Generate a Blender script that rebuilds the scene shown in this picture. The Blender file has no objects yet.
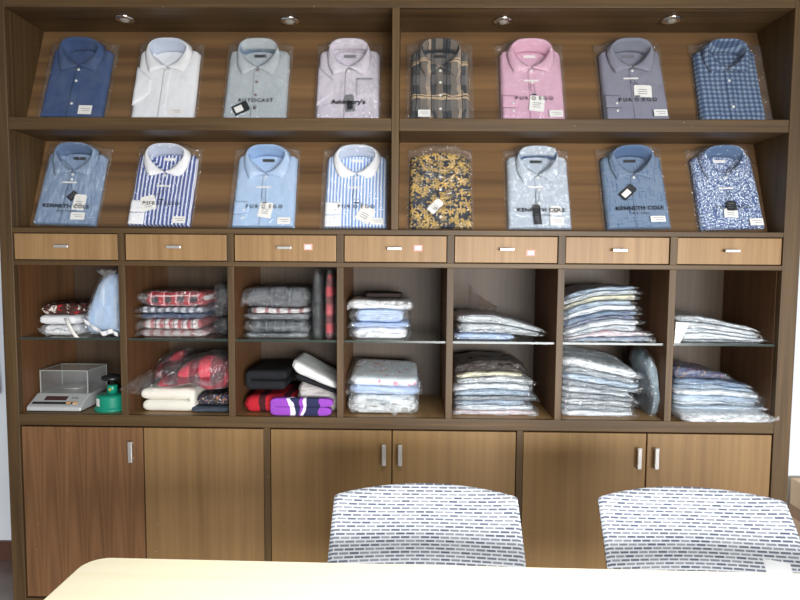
import bpy, bmesh, math, random
from mathutils import Vector, Matrix, noise
from math import sin, cos, pi, sqrt, exp

random.seed(7)
S = bpy.context.scene
COL = S.collection

# ------------------------------------------------------------------ camera
CAM = Vector((1.4888, -2.2388, 1.42))
YAW, PITCH, ROLL, FPX = 0.0158, -0.0701, 0.0073, 602.0867
FW = Vector((-sin(YAW) * cos(PITCH), cos(YAW) * cos(PITCH), sin(PITCH)))
_r = Vector((cos(YAW), sin(YAW), 0)); _u = _r.cross(FW)
RT = cos(ROLL) * _r + sin(ROLL) * _u
UP = -sin(ROLL) * _r + cos(ROLL) * _u
cd = bpy.data.cameras.new('camera'); cam = bpy.data.objects.new('camera', cd); COL.objects.link(cam)
cd.sensor_width = 36.0; cd.lens = FPX * 36 / 800; cd.clip_start = 0.02
mw = Matrix.Identity(4)
for i in range(3):
    mw[i][0], mw[i][1], mw[i][2], mw[i][3] = RT[i], UP[i], -FW[i], CAM[i]
cam.matrix_world = mw
S.camera = cam

# ------------------------------------------------------------------ world, lamps, exposure
w = bpy.data.worlds.new('world'); S.world = w; w.use_nodes = True
w.node_tree.nodes['Background'].inputs[0].default_value = (0.96, 0.98, 1.0, 1)
w.node_tree.nodes['Background'].inputs[1].default_value = 0.21
S.view_settings.view_transform = 'Standard'; S.view_settings.look = 'None'
S.view_settings.exposure = 0.0; S.view_settings.gamma = 1.0
S.view_settings.use_curve_mapping = False


def area(name, loc, target, sx, sy, power, col=(1, 1, 1), spread=180):
    l = bpy.data.lights.new(name, 'AREA'); l.shape = 'RECTANGLE'; l.size = sx; l.size_y = sy
    l.energy = power; l.color = col; l.spread = math.radians(spread)
    o = bpy.data.objects.new(name, l); COL.objects.link(o); o.location = loc
    o.rotation_euler = (Vector(target) - Vector(loc)).to_track_quat('-Z', 'Y').to_euler()
    return o


area('ceiling_lamp', (1.9, -1.75, 2.85), (1.9, -1.70, 0), 1.3, 0.35, 31, (1.0, 0.99, 0.95), 95)
area('ceiling_lamp_far', (1.9, -4.0, 2.85), (1.9, -3.6, 0), 1.4, 0.5, 20, (1.0, 0.99, 0.96), 130)
area('daylight_window', (2.9, -4.5, 1.0), (1.7, 0, 0.30), 2.8, 1.1, 98, (0.99, 1.0, 1.0), 90)
S.cycles.transparent_max_bounces = 24


# ------------------------------------------------------------------ node helpers
def lin(c):
    return tuple((x / 12.92 if x <= 0.04045 else ((x + 0.055) / 1.055) ** 2.4) for x in (v / 255.0 for v in c)) + (1,)


class NT:
    def __init__(s, name):
        s.m = bpy.data.materials.new(name); s.m.use_nodes = True
        s.t = s.m.node_tree; s.n = s.t.nodes; s.l = s.t.links
        s.b = s.n['Principled BSDF']; s.out = s.n['Material Output']
        s._co = None

    def new(s, t, **kw):
        n = s.n.new(t)
        for k, v in kw.items(): setattr(n, k, v)
        return n

    def put(s, sock, v):
        if isinstance(v, bpy.types.NodeSocket): s.l.new(v, sock)
        else: sock.default_value = v

    def co(s):
        if not s._co: s._co = s.new('ShaderNodeTexCoord').outputs['Object']
        return s._co

    def xyz(s):
        if not hasattr(s, '_x'):
            n = s.new('ShaderNodeSeparateXYZ'); s.l.new(s.co(), n.inputs[0]); s._x = n.outputs
        return s._x

    def math(s, op, a, b=0.0, c=None, clamp=False):
        n = s.new('ShaderNodeMath', operation=op); n.use_clamp = clamp
        s.put(n.inputs[0], a); s.put(n.inputs[1], b)
        if c is not None: s.put(n.inputs[2], c)
        return n.outputs[0]

    def mix(s, f, a, b, mode='MIX'):
        n = s.new('ShaderNodeMix', data_type='RGBA', blend_type=mode)
        s.put(n.inputs[0], f); s.put(n.inputs[6], a); s.put(n.inputs[7], b)
        return n.outputs[2]

    def mapping(s, scale=(1, 1, 1), rot=(0, 0, 0), loc=(0, 0, 0)):
        n = s.new('ShaderNodeMapping'); s.l.new(s.co(), n.inputs[0])
        n.inputs['Scale'].default_value = scale; n.inputs['Rotation'].default_value = rot; n.inputs['Location'].default_value = loc
        return n.outputs[0]

    def noise(s, scale, detail=3, rough=.55, vec=None, dist=0.0):
        n = s.new('ShaderNodeTexNoise'); s.put(n.inputs['Vector'], vec if vec is not None else s.co())
        n.inputs['Scale'].default_value = scale; n.inputs['Detail'].default_value = detail
        n.inputs['Roughness'].default_value = rough; n.inputs['Distortion'].default_value = dist
        return n.outputs['Fac']

    def vor(s, scale, vec=None, rnd=1.0):
        n = s.new('ShaderNodeTexVoronoi'); s.put(n.inputs['Vector'], vec if vec is not None else s.co())
        n.inputs['Scale'].default_value = scale; n.inputs['Randomness'].default_value = rnd
        return n.outputs['Distance'], n.outputs['Color']

    def ramp(s, f, stops):
        n = s.new('ShaderNodeValToRGB'); s.l.new(f, n.inputs[0]); r = n.color_ramp
        while len(r.elements) < len(stops): r.elements.new(.5)
        for e, (p, c) in zip(r.elements, stops): e.position = p; e.color = c
        return n.outputs[0]

    def bump(s, h, strength=.3, dist=.01):
        n = s.new('ShaderNodeBump'); n.inputs['Strength'].default_value = strength; n.inputs['Distance'].default_value = dist
        s.l.new(h, n.inputs['Height']); return n.outputs[0]

    def done(s, color, rough=.5, spec=.5, metal=0.0, normal=None, sheen=0):
        s.put(s.b.inputs['Base Color'], color); s.put(s.b.inputs['Roughness'], rough)
        s.b.inputs['Specular IOR Level'].default_value = spec; s.b.inputs['Metallic'].default_value = metal
        if normal is not None: s.l.new(normal, s.b.inputs['Normal'])
        return s.m


def plain(name, c, rough=.5, spec=.5, metal=0.0, grain=0.06):
    t = NT(name); c = lin(c)
    n = t.noise(35, 2)
    col = t.mix(n, tuple(v * (1 - grain) for v in c[:3]) + (1,), tuple(min(1, v * (1 + grain)) for v in c[:3]) + (1,))
    return t.done(col, rough, spec, metal)


def wood(name, dark, light, axis='z', freq=55, stretch=.035, rough=.42, spec=.45, band=0.0, cath=False, speck=0.0):
    t = NT(name)
    sc = {'x': (stretch, 1, 1), 'y': (1, stretch, 1), 'z': (1, 1, stretch)}[axis]
    v = t.mapping(sc)
    n = t.noise(freq, 5, .6, v, .3)
    n2 = t.noise(freq * .22, 2, .5, v, .6)
    f = t.math('ADD', t.math('MULTIPLY', n, .6), t.math('MULTIPLY', n2, .4))
    if cath:
        x, y, z = t.xyz()[0], t.xyz()[1], t.xyz()[2]
        # repeating flame figure of matched veneer leaves
        fx = t.math('ABSOLUTE', t.math('SUBTRACT', t.math('FRACT', t.math('DIVIDE', x, .085)), .5))
        fl = t.math('SINE', t.math('ADD', t.math('MULTIPLY', t.math('MULTIPLY', fx, fx), 46), t.math('ADD', t.math('MULTIPLY', z, 14), t.math('MULTIPLY', n, 5))))
        f = t.math('ADD', t.math('MULTIPLY', f, .72), t.math('MULTIPLY_ADD', fl, .07, .12))
    if band:
        sep = t.xyz()[{'x': 2, 'z': 0}[axis]]
        b = t.noise(1.0, 1, .5, t.mapping({'x': (0.4, 0, 16), 'z': (22, 0, .5)}[axis]))
        f = t.math('ADD', t.math('MULTIPLY', f, 1 - band), t.math('MULTIPLY', b, band))
    col = t.ramp(f, [(.3, lin(dark)), (.7, lin(light))])
    if speck:
        d, c = t.vor(26)
        m = t.math('LESS_THAN', d, .045)
        g = t.math('GREATER_THAN', t.noise(5, 1), .56)
        col = t.mix(t.math('MULTIPLY', t.math('MULTIPLY', m, g), speck), col, lin((215, 200, 180)))
    nb = t.bump(n, .12, .002)
    return t.done(col, rough, spec, 0, nb)


AX = {'x': 0, 'y': 1, 'z': 2}


def fabric(name, base, layers=(), rough=.85, weave=0.05, wrinkle=0.25, knit=0):
    """layers: ('stripe', axis, period, width, offset, colour, opacity) | ('blot', scale, threshold, colour, opacity)
    | ('flower', scale, radius, colour) | ('streak', axis, scale, lo, hi, colour)"""
    t = NT(name)
    col = lin(base)
    def coord(ax):
        if ax == 's':
            return t.math('SUBTRACT', t.xyz()[1], t.xyz()[2])
        return t.xyz()[AX[ax]]
    for L in layers:
        k = L[0]
        if k == 'stripe':
            _, ax, per, wd, off, c, op = L
            wob = t.math('MULTIPLY', t.math('SUBTRACT', t.noise(18, 1), .5), per * .25)
            fr = t.math('FRACT', t.math('ADD', t.math('DIVIDE', t.math('ADD', coord(ax), wob), per), off))
            m = t.math('MULTIPLY', t.math('LESS_THAN', fr, wd), op)
            col = t.mix(m, col, lin(c))
        elif k == 'blot':
            _, sc, th, c, op = L
            n = t.noise(sc, 3, .6)
            m = t.math('MULTIPLY', t.math('MULTIPLY', t.math('SUBTRACT', n, th), 14, clamp=True), op, clamp=True)
            col = t.mix(m, col, lin(c))
        elif k == 'flower':
            _, sc, rad, c = L
            wv = t.new('ShaderNodeVectorMath', operation='MULTIPLY_ADD')
            nn = t.new('ShaderNodeTexNoise'); t.l.new(t.co(), nn.inputs[0]); nn.inputs['Scale'].default_value = sc * 2.2
            t.l.new(nn.outputs['Color'], wv.inputs[0]); wv.inputs[1].default_value = (.9 / sc,) * 3; t.l.new(t.co(), wv.inputs[2])
            d, _c = t.vor(sc, wv.outputs[0], .8)
            m = t.math('LESS_THAN', d, rad)
            col = t.mix(m, col, lin(c))
        elif k == 'star':
            _, sc, rad, c = L
            vv = t.new('ShaderNodeVectorMath', operation='MULTIPLY'); t.l.new(t.co(), vv.inputs[0]); vv.inputs[1].default_value = (sc, sc, 0)
            vo = t.new('ShaderNodeTexVoronoi'); vo.inputs['Scale'].default_value = 1.0; vo.inputs['Randomness'].default_value = .75; t.l.new(vv.outputs[0], vo.inputs['Vector'])
            df = t.new('ShaderNodeVectorMath', operation='SUBTRACT'); t.l.new(vv.outputs[0], df.inputs[0]); t.l.new(vo.outputs['Position'], df.inputs[1])
            sp = t.new('ShaderNodeSeparateXYZ'); t.l.new(df.outputs[0], sp.inputs[0])
            an = t.math('ARCTAN2', sp.outputs[1], sp.outputs[0])
            pet = t.math('MULTIPLY_ADD', t.math('SINE', t.math('ADD', t.math('MULTIPLY', an, 6.0), t.math('MULTIPLY', t.noise(20, 1), 9.0))), .40 * rad, .66 * rad)
            col = t.mix(t.math('LESS_THAN', vo.outputs['Distance'], pet), col, lin(c))
        elif k == 'streak':
            _, ax, sc, lo, hi, c = L
            v = t.mapping({'x': (.12, 1, 1), 'y': (1, .12, 1), 'z': (1, 1, .12), 'n': (1, 1, 1)}[ax])
            n = t.noise(sc, 4, .65, v)
            m = t.math('DIVIDE', t.math('SUBTRACT', n, lo), hi - lo, clamp=True)
            col = t.mix(m, col, lin(c))
    h = t.noise(14, 3, .5)
    if knit:
        h = t.math('ADD', h, t.math('MULTIPLY', t.noise(knit, 2), .6))
    n = t.bump(h, wrinkle, .02)
    return t.done(col, rough, .25, 0, n)


def film(name, haze=.04, gloss=1.0, rough=.10, scale=30, strength=.55, tint=(1, 1, 1)):
    t = NT(name)
    h = t.noise(scale, 4, .6, None, 1.2)
    nb = t.bump(h, strength, .02)
    tr = t.new('ShaderNodeBsdfTransparent'); tr.inputs[0].default_value = tuple(tint) + (1,)
    df = t.new('ShaderNodeBsdfDiffuse'); df.inputs[0].default_value = (.9, .92, .94, 1)
    gl = t.new('ShaderNodeBsdfGlossy'); gl.inputs['Roughness'].default_value = rough; gl.inputs['Color'].default_value = (.95, .97, 1, 1)
    t.l.new(nb, gl.inputs['Normal']); t.l.new(nb, df.inputs['Normal'])
    fr = t.new('ShaderNodeFresnel'); fr.inputs['IOR'].default_value = 1.45
    m1 = t.new('ShaderNodeMixShader'); t.l.new(tr.outputs[0], m1.inputs[1]); t.l.new(df.outputs[0], m1.inputs[2])
    hz = t.math('MULTIPLY', t.math('POWER', t.noise(scale * .6, 3), 2.0), haze * 4)
    t.l.new(hz, m1.inputs[0])
    m2 = t.new('ShaderNodeMixShader'); t.l.new(m1.outputs[0], m2.inputs[1]); t.l.new(gl.outputs[0], m2.inputs[2])
    bf = t.math('SUBTRACT', 1.0, t.new('ShaderNodeNewGeometry').outputs['Backfacing'])
    t.l.new(t.math('MULTIPLY', bf, t.math('MINIMUM', t.math('MULTIPLY_ADD', fr.outputs[0], 1.0 * gloss, 0.015 * gloss), .40)), m2.inputs[0])
    t.l.new(m2.outputs[0], t.out.inputs['Surface'])
    return t.m


def glass(name, tint, refl=1.0, rough=.02):
    t = NT(name)
    tr = t.new('ShaderNodeBsdfTransparent'); tr.inputs[0].default_value = tuple(tint) + (1,)
    gl = t.new('ShaderNodeBsdfGlossy'); gl.inputs['Roughness'].default_value = rough
    fr = t.new('ShaderNodeFresnel'); fr.inputs['IOR'].default_value = 1.5
    m = t.new('ShaderNodeMixShader'); t.l.new(tr.outputs[0], m.inputs[1]); t.l.new(gl.outputs[0], m.inputs[2])
    bf = t.math('SUBTRACT', 1.0, t.new('ShaderNodeNewGeometry').outputs['Backfacing'])
    t.l.new(t.math('MULTIPLY', bf, t.math('MULTIPLY', fr.outputs[0], refl, clamp=True)), m.inputs[0]); t.l.new(m.outputs[0], t.out.inputs['Surface'])
    return t.m


# ------------------------------------------------------------------ mesh helpers
class MB:
    def __init__(s): s.v = []; s.f = []

    def add(s, vs, fs):
        k = len(s.v); s.v += [tuple(p) for p in vs]; s.f += [tuple(i + k for i in f) for f in fs]; return s

    def box(s, x0, x1, y0, y1, z0, z1):
        return s.add([(x0, y0, z0), (x1, y0, z0), (x1, y1, z0), (x0, y1, z0), (x0, y0, z1), (x1, y0, z1), (x1, y1, z1), (x0, y1, z1)],
                     [(0, 3, 2, 1), (4, 5, 6, 7), (0, 1, 5, 4), (1, 2, 6, 5), (2, 3, 7, 6), (3, 0, 4, 7)])

    def grid(s, nx, ny, fn):
        vs = [fn(i / nx, j / ny) for j in range(ny + 1) for i in range(nx + 1)]
        fs = [(j * (nx + 1) + i, j * (nx + 1) + i + 1, (j + 1) * (nx + 1) + i + 1, (j + 1) * (nx + 1) + i) for j in range(ny) for i in range(nx)]
        return s.add(vs, fs)

    def lathe(s, prof, n=24, ax='z', c=(0, 0, 0)):
        vs = []
        for r, h in prof:
            for k in range(n):
                a = 2 * pi * k / n; p = (r * cos(a), r * sin(a), h)
                if ax == 'y': p = (p[0], h, p[1])
                if ax == 'x': p = (h, p[0], p[1])
                vs.append((p[0] + c[0], p[1] + c[1], p[2] + c[2]))
        m = len(prof)
        fs = [(i * n + k, i * n + (k + 1) % n, (i + 1) * n + (k + 1) % n, (i + 1) * n + k) for i in range(m - 1) for k in range(n)]
        fs += [tuple(range(n))[::-1], tuple((m - 1) * n + k for k in range(n))]
        return s.add(vs, fs)

    def tube(s, pts, r, n=8):
        pts = [Vector(p) for p in pts]; vs = []
        for i, p in enumerate(pts):
            d = (pts[min(i + 1, len(pts) - 1)] - pts[max(i - 1, 0)]).normalized()
            a = d.orthogonal().normalized() if i == 0 else (a - d * a.dot(d)).normalized()
            b = d.cross(a)
            rr = r[i] if isinstance(r, (list, tuple)) else r
            vs += [p + a * rr * cos(2 * pi * k / n) + b * rr * sin(2 * pi * k / n) for k in range(n)]
        fs = [(i * n + k, i * n + (k + 1) % n, (i + 1) * n + (k + 1) % n, (i + 1) * n + k) for i in range(len(pts) - 1) for k in range(n)]
        fs += [tuple(range(n))[::-1], tuple((len(pts) - 1) * n + k for k in range(n))]
        return s.add(vs, fs)

    def prism(s, pts, h, fn=None):
        """polygon pts (u,v) extruded 0..h along third axis; fn maps (u,v,w)->xyz"""
        fn = fn or (lambda u, v, w: (u, v, w)); n = len(pts)
        vs = [fn(u, v, 0) for u, v in pts] + [fn(u, v, h) for u, v in pts]
        fs = [tuple(range(n))[::-1], tuple(range(n, 2 * n))] + [(i, (i + 1) % n, n + (i + 1) % n, n + i) for i in range(n)]
        return s.add(vs, fs)

    def lattice(s, nx, ny, nz, fn):
        idx = {}; vs = []
        def vid(i, j, k):
            q = (i, j, k)
            if q not in idx:
                idx[q] = len(vs); vs.append(fn(2 * i / nx - 1, 2 * j / ny - 1, 2 * k / nz - 1))
            return idx[q]
        fs = []
        for i in range(nx):
            for j in range(ny):
                fs.append((vid(i, j, 0), vid(i, j + 1, 0), vid(i + 1, j + 1, 0), vid(i + 1, j, 0)))
                fs.append((vid(i, j, nz), vid(i + 1, j, nz), vid(i + 1, j + 1, nz), vid(i, j + 1, nz)))
        for i in range(nx):
            for k in range(nz):
                fs.append((vid(i, 0, k), vid(i + 1, 0, k), vid(i + 1, 0, k + 1), vid(i, 0, k + 1)))
                fs.append((vid(i, ny, k), vid(i, ny, k + 1), vid(i + 1, ny, k + 1), vid(i + 1, ny, k)))
        for j in range(ny):
            for k in range(nz):
                fs.append((vid(0, j, k), vid(0, j, k + 1), vid(0, j + 1, k + 1), vid(0, j + 1, k)))
                fs.append((vid(nx, j, k), vid(nx, j + 1, k), vid(nx, j + 1, k + 1), vid(nx, j, k + 1)))
        return s.add(vs, fs)

    def build(s, name, mat, parent=None, smooth=False, bevel=0.0, solid=0.0, sub=0, loc=None):
        me = bpy.data.meshes.new(name); me.from_pydata(s.v, [], s.f); me.update()
        bm = bmesh.new(); bm.from_mesh(me); bmesh.ops.recalc_face_normals(bm, faces=bm.faces); bm.to_mesh(me); bm.free()
        if smooth: me.polygons.foreach_set('use_smooth', [True] * len(me.polygons))
        o = bpy.data.objects.new(name, me); COL.objects.link(o)
        me.materials.append(mat)
        if parent: o.parent = parent
        if loc: o.location = loc
        if solid:
            m = o.modifiers.new('solid', 'SOLIDIFY'); m.thickness = solid; m.offset = 0
        if bevel:
            m = o.modifiers.new('bevel', 'BEVEL'); m.width = bevel; m.segments = 2; m.limit_method = 'ANGLE'
        if sub:
            m = o.modifiers.new('sub', 'SUBSURF'); m.levels = sub; m.render_levels = sub
        return o


def tag(o, label, cat, group=None):
    o['label'] = label; o['category'] = cat
    if group: o['group'] = group
    return o


def thing(name, label, cat, loc=(0, 0, 0), group=None, mat=None):
    o = bpy.data.objects.new(name, None); COL.objects.link(o); o.empty_display_size = .05
    if mat is not None: o.matrix_world = mat
    else: o.location = loc
    return tag(o, label, cat, group)


def struct(name, mb, m, label=None):
    o = mb.build(name, m); o['kind'] = 'structure'
    if label: o['label'] = label
    return o


def text(body, name, mat, parent, loc, size, sx=1.0, rot=None, spacing=1.0, bold=0.0):
    c = bpy.data.curves.new(name, 'FONT'); c.body = body; c.size = size; c.align_x = 'CENTER'; c.align_y = 'CENTER'
    c.space_character = spacing; c.offset = bold; c.extrude = .0001; c.resolution_u = 3
    t = bpy.data.objects.new('t', c); COL.objects.link(t)
    me = bpy.data.meshes.new_from_object(t); COL.objects.unlink(t); bpy.data.objects.remove(t)
    me.name = name; me.materials.clear(); me.materials.append(mat)
    o = bpy.data.objects.new(name, me); COL.objects.link(o); o.parent = parent; o.location = loc
    o.scale = (sx, 1, 1)
    if rot: o.rotation_euler = rot
    return o


def at(x, y, Y):
    """point of the photo's pixel on the upright plane Y"""
    d = FW + (x - 400) / FPX * RT - (y - 300) / FPX * UP
    return CAM + d * ((Y - CAM.y) / d.y)


# ------------------------------------------------------------------ materials
M = {}
M['frame'] = wood('frame_veneer', (58, 43, 26), (106, 82, 52), 'z', 60, .03, .5, .35, speck=.5)
M['frame_h'] = wood('frame_veneer_long', (58, 43, 26), (106, 82, 52), 'x', 60, .03, .48, .35, speck=.5)
M['inner'] = wood('inner_veneer', (84, 56, 36), (118, 82, 52), 'z', 60, .03, .5, .35, speck=.4)
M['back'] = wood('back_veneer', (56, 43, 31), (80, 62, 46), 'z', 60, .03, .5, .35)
M['board'] = wood('board_veneer', (68, 50, 36), (142, 108, 72), 'x', 40, .02, .45, .35, band=.5)
M['drawer'] = wood('drawer_veneer', (136, 104, 68), (168, 134, 94), 'z', 90, .03, .45, .35)
M['door_flame'] = wood('door_veneer_flame', (100, 70, 46), (136, 99, 68), 'z', 60, .02, .42, .35, cath=True, speck=.5)
M['door_a'] = wood('door_veneer_a', (116, 89, 57), (152, 120, 80), 'z', 70, .02, .42, .35, band=.25, speck=.6)
M['door_b'] = wood('door_veneer_b', (122, 94, 58), (152, 120, 77), 'z', 70, .02, .42, .35, band=.3, speck=.4)
M['dark'] = plain('gap_shade', (30, 24, 20), .8)  # near-black colour standing in for the shade inside drawer and door gaps
M['base_in'] = wood('base_board', (134, 104, 66), (168, 134, 90), 'y', 60, .04, .4, .4)
M['silver'] = plain('brushed_metal', (206, 204, 200), .32, .5, .55)
M['chrome'] = plain('chrome', (225, 222, 218), .12, .5, 1.0)
M['bulb'] = plain('frosted_bulb', (150, 146, 138), .25, .6)
M['glass'] = glass('shelf_glass', (.86, .93, .90), 1.5)
M['glass_edge'] = plain('glass_edge', (50, 62, 58), .2, .6)
M['acrylic'] = film('clear_acrylic', .05, 1.0, .05, 6, .05, (.93, .935, .93))
M['acrylic_edge'] = plain('acrylic_edge', (160, 162, 158), .3)
M['white_paper'] = plain('white_paper', (236, 234, 230), .7, .2)
M['pink_paper'] = plain('pink_paper', (240, 172, 166), .7, .2)
M['ink'] = plain('black_ink', (22, 24, 30), .6)
M['grey_ink'] = plain('grey_ink', (120, 120, 124), .7)
M['black_card'] = plain('black_card', (40, 42, 46), .6)
M['button_white'] = plain('white_button', (236, 236, 232), .3)
M['wall'] = plain('white_paint', (226, 232, 240), .9, .2, 0, .02)
M['skirting'] = plain('brown_skirting', (92, 62, 50), .4)
t = NT('floor_tile'); n = t.noise(6, 4, .6)
M['floor'] = t.done(t.ramp(n, [(.3, lin((110, 92, 84))), (.7, lin((150, 132, 122)))]), .35, .5)
t = NT('table_laminate')
v = t.mapping((.03, 1, 1)); n = t.noise(30, 4, .6, v)
M['table'] = t.done(t.ramp(n, [(.25, lin((246, 234, 200))), (.7, lin((252, 243, 214)))]), .45, .4)
M['table_leg'] = plain('table_leg_metal', (190, 190, 188), .35, .5, .6)
M['film'] = film('clear_film', .030, 1.5, .09, 30, 1.0)
M['film_mid'] = film('wrinkled_film', .035, 2.4, .12, 34, 1.0)
M['film_stiff'] = film('crinkled_film', .045, 2.6, .11, 48, 1.0)
M['film_milky'] = film('milky_film', .18, 2.0, .2, 34, .9)
M['film_smoke'] = film('smoky_film', .03, .8, .15, 36, .8, (.66, .58, .54))
M['plastic_black'] = plain('black_plastic', (30, 30, 32), .35)
M['chair_plastic'] = plain('grey_plastic', (70, 72, 76), .4)

# ------------------------------------------------------------------ room
struct('floor', MB().box(-3.0, 5.5, -6.0, .47, -.05, 0), M['floor'])
struct('wall_back', MB().box(-3.0, 5.5, .46, .56, 0, 2.95), M['wall'])
bb = MB().box(-3.0, -.055, .446, .46, 0, .09); bb.build('baseboard_back', M['skirting'])['kind'] = 'structure'
bb = MB().box(2.93, 5.5, .446, .46, 0, .09); bb.build('baseboard_right', M['skirting'])['kind'] = 'structure'

# ------------------------------------------------------------------ cabinet
PIT = .41; XL, XR = 0.002, 2.858
Z_BB, Z_BT, Z_GL, Z_RB, Z_RT, Z_DT, Z_CT = .7718, .8146, 1.1065, 1.383, 1.401, 1.5036, 1.523
Z_SB, Z_ST, Z_TOP = 1.883, 1.929, 2.320
DEP = .404
cab = thing('wall_cabinet', 'large dark brown wooden wall cabinet with display boards, drawers, cubbyholes and doors', 'cabinet', (1.43, 0, 0))
cab_off = Vector((-1.43, 0, 0))


def cpart(name, mb, mat, parent=None, **k):
    o = mb.build(name, mat, parent or cab, **k)
    if parent is None: o.location = cab_off
    return o


cpart('side_panel', MB().box(-.048, XL, 0, .44, 0, 2.46), M['frame'], bevel=.003)
cpart('side_panel', MB().box(XR, 2.921, 0, .44, 0, 2.46), M['frame'], bevel=.003)
cpart('top_rail', MB().box(XL, XR, 0.0, .025, Z_TOP, 2.46), M['frame_h'], bevel=.002)
cpart('top_panel', MB().box(XL, XR, .025, .44, Z_TOP, Z_TOP + .02), M['frame_h'])
cpart('display_shelf', MB().box(XL, 1.418, .002, .30, Z_SB, Z_ST), M['frame_h'], bevel=.003)
cpart('display_shelf', MB().box(1.445, XR, .002, .30, Z_SB, Z_ST), M['frame_h'], bevel=.003)
cpart('centre_divider', MB().box(1.418, 1.445, 0, .30, Z_CT, Z_TOP), M['frame'], bevel=.002)
TILT = math.atan(.139 / .39)
for z0, z1, ye in ((Z_ST, Z_TOP, .2394), (Z_CT, Z_SB, .2283)):
    for x0, x1 in ((XL, 1.418), (1.445, XR)):
        mb = MB().add([(x0, .10, z0), (x1, .10, z0), (x1, ye, z1), (x0, ye, z1), (x0, .112, z0), (x1, .112, z0), (x1, ye + .012, z1), (x0, ye + .012, z1)],
                      [(0, 1, 2, 3), (4, 7, 6, 5), (0, 4, 5, 1), (1, 5, 6, 2), (2, 6, 7, 3), (3, 7, 4, 0)])
        cpart('display_board', mb, M['board'])
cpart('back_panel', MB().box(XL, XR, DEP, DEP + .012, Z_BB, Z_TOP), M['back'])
cpart('counter', MB().box(XL, XR, 0, DEP, Z_DT, Z_CT), M['frame_h'], bevel=.002)
cpart('drawer_rail', MB().box(XL, XR, 0, DEP, Z_RB, Z_RT), M['frame_h'], bevel=.002)
cpart('base_rail', MB().box(XL, XR, 0, .02, Z_BB, Z_BT), M['frame_h'], bevel=.002)
cpart('base_shelf', MB().box(XL, XR, .02, DEP, Z_BT - .018, Z_BT), M['base_in'])
cpart('plinth', MB().box(XL, XR, .0, .02, 0, .084), M['frame_h'], bevel=.002)
for k in range(1, 7):
    x = k * PIT
    cpart('drawer_divider', MB().box(x - .0125, x + .0125, 0, .03, Z_RT, Z_DT), M['frame'])
    mb = MB().box(x - .0125, x + .0125, 0.0, .006, Z_BT, Z_RB)
    cpart('divider_edge', mb, M['frame'], bevel=.001)
    cpart('cubby_divider', MB().box(x - .0123, x + .0123, .006, DEP, Z_BT, Z_RB), M['inner'])
cpart('side_lining', MB().box(XL, XL + .002, .03, DEP, Z_BT, Z_RB), M['inner'])
cpart('side_lining', MB().box(XR - .002, XR, .03, DEP, Z_BT, Z_RB), M['inner'])
cpart('side_lining', MB().box(XL, XL + .002, .03, .30, Z_CT, Z_TOP), M['frame'])
stk = {2: (1.110, 1.457), 3: (1.519, 1.456), 4: (1.936, 1.441)}
for k in range(7):
    x0 = (XL if k == 0 else k * PIT + .0125) + .003; x1 = (XR if k == 6 else (k + 1) * PIT - .0125) - .003
    d = cpart('drawer', MB().box(x0, x1, .005, .035, Z_RT + .003, Z_DT - .003), M['drawer'], bevel=.0015)
    cpart('drawer_gap_shade', MB().box(x0 - .003, x1 + .003, .030, .040, Z_RT, Z_DT), M['dark'])  # thin sheet painted as the shade behind the drawer front
    hx = (.192, .613, 1.024, 1.432, 1.846, 2.259, 2.668)[k]
    h = MB().box(hx - .027, hx + .027, -.018, -.008, 1.448, 1.459)
    h.box(hx - .022, hx - .014, -.009, .006, 1.450, 1.457).box(hx + .014, hx + .022, -.009, .006, 1.450, 1.457)
    ho = h.build('handle', M['silver'], d, bevel=.002); ho['label'] = 'silver bar handle'
    if k in stk:
        sx, sz = stk[k]
        so = MB().box(sx - .016, sx + .016, .0038, .005, sz - .0115, sz + .0115).build('sticker', M['pink_paper'], d, bevel=.0005)
        so['label'] = 'small pink bordered sticker'
        MB().box(sx - .0105, sx + .0105, .0034, .004, sz - .0065, sz + .0065).build('sticker_face', M['white_paper'], d)
    gl = MB().box((XL if k == 0 else k * PIT + .0125) + .001, (XR if k == 6 else (k + 1) * PIT - .0125) - .001, .022, DEP - .004, Z_GL - .008, Z_GL)
    g = cpart('glass_shelf', gl, M['glass'])
    g['label'] = 'clear glass shelf'
    MB().box((XL if k == 0 else k * PIT + .0125) + .001, (XR if k == 6 else (k + 1) * PIT - .0125) - .001, .020, .022, Z_GL - .008, Z_GL).build('glass_edge', M['glass_edge'], g)
for x in (.951, 1.9105):
    cpart('door_post', MB().box(x - .012, x + .012, 0, .03, .084, Z_BB), M['frame'], bevel=.001)
cpart('door_gap_shade', MB().box(XL, XR, .030, .036, .084, Z_BB), M['dark'])  # one sheet behind all doors, the shade of their gaps put into its colour
doors = [(.007, .4735, 'door_flame', .433), (.4785, .937, 'door_a', None), (.965, 1.425, 'door_b', 1.397), (1.429, 1.896, 'door_b', 1.458),
         (1.9245, 2.386, 'door_b', 2.356), (2.391, 2.854, 'door_a', 2.420)]
for x0, x1, m, hx in doors:
    d = MB().box(x0 - (x0 + x1) / 2, x1 - (x0 + x1) / 2, .004, .024, .089, .765).build('door', M[m], cab, bevel=.0015)
    d.location = cab_off + Vector(((x0 + x1) / 2, 0, 0))
    if hx:
        c = hx - (x0 + x1) / 2
        h = MB().box(c - .008, c + .008, -.020, -.010, .635, .716)
        h.box(c - .005, c + .005, -.011, .005, .642, .650).box(c - .005, c + .005, -.011, .005, .701, .709)
        ho = h.build('handle', M['silver'], d, bevel=.002); ho['label'] = 'silver upright bar handle'
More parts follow.
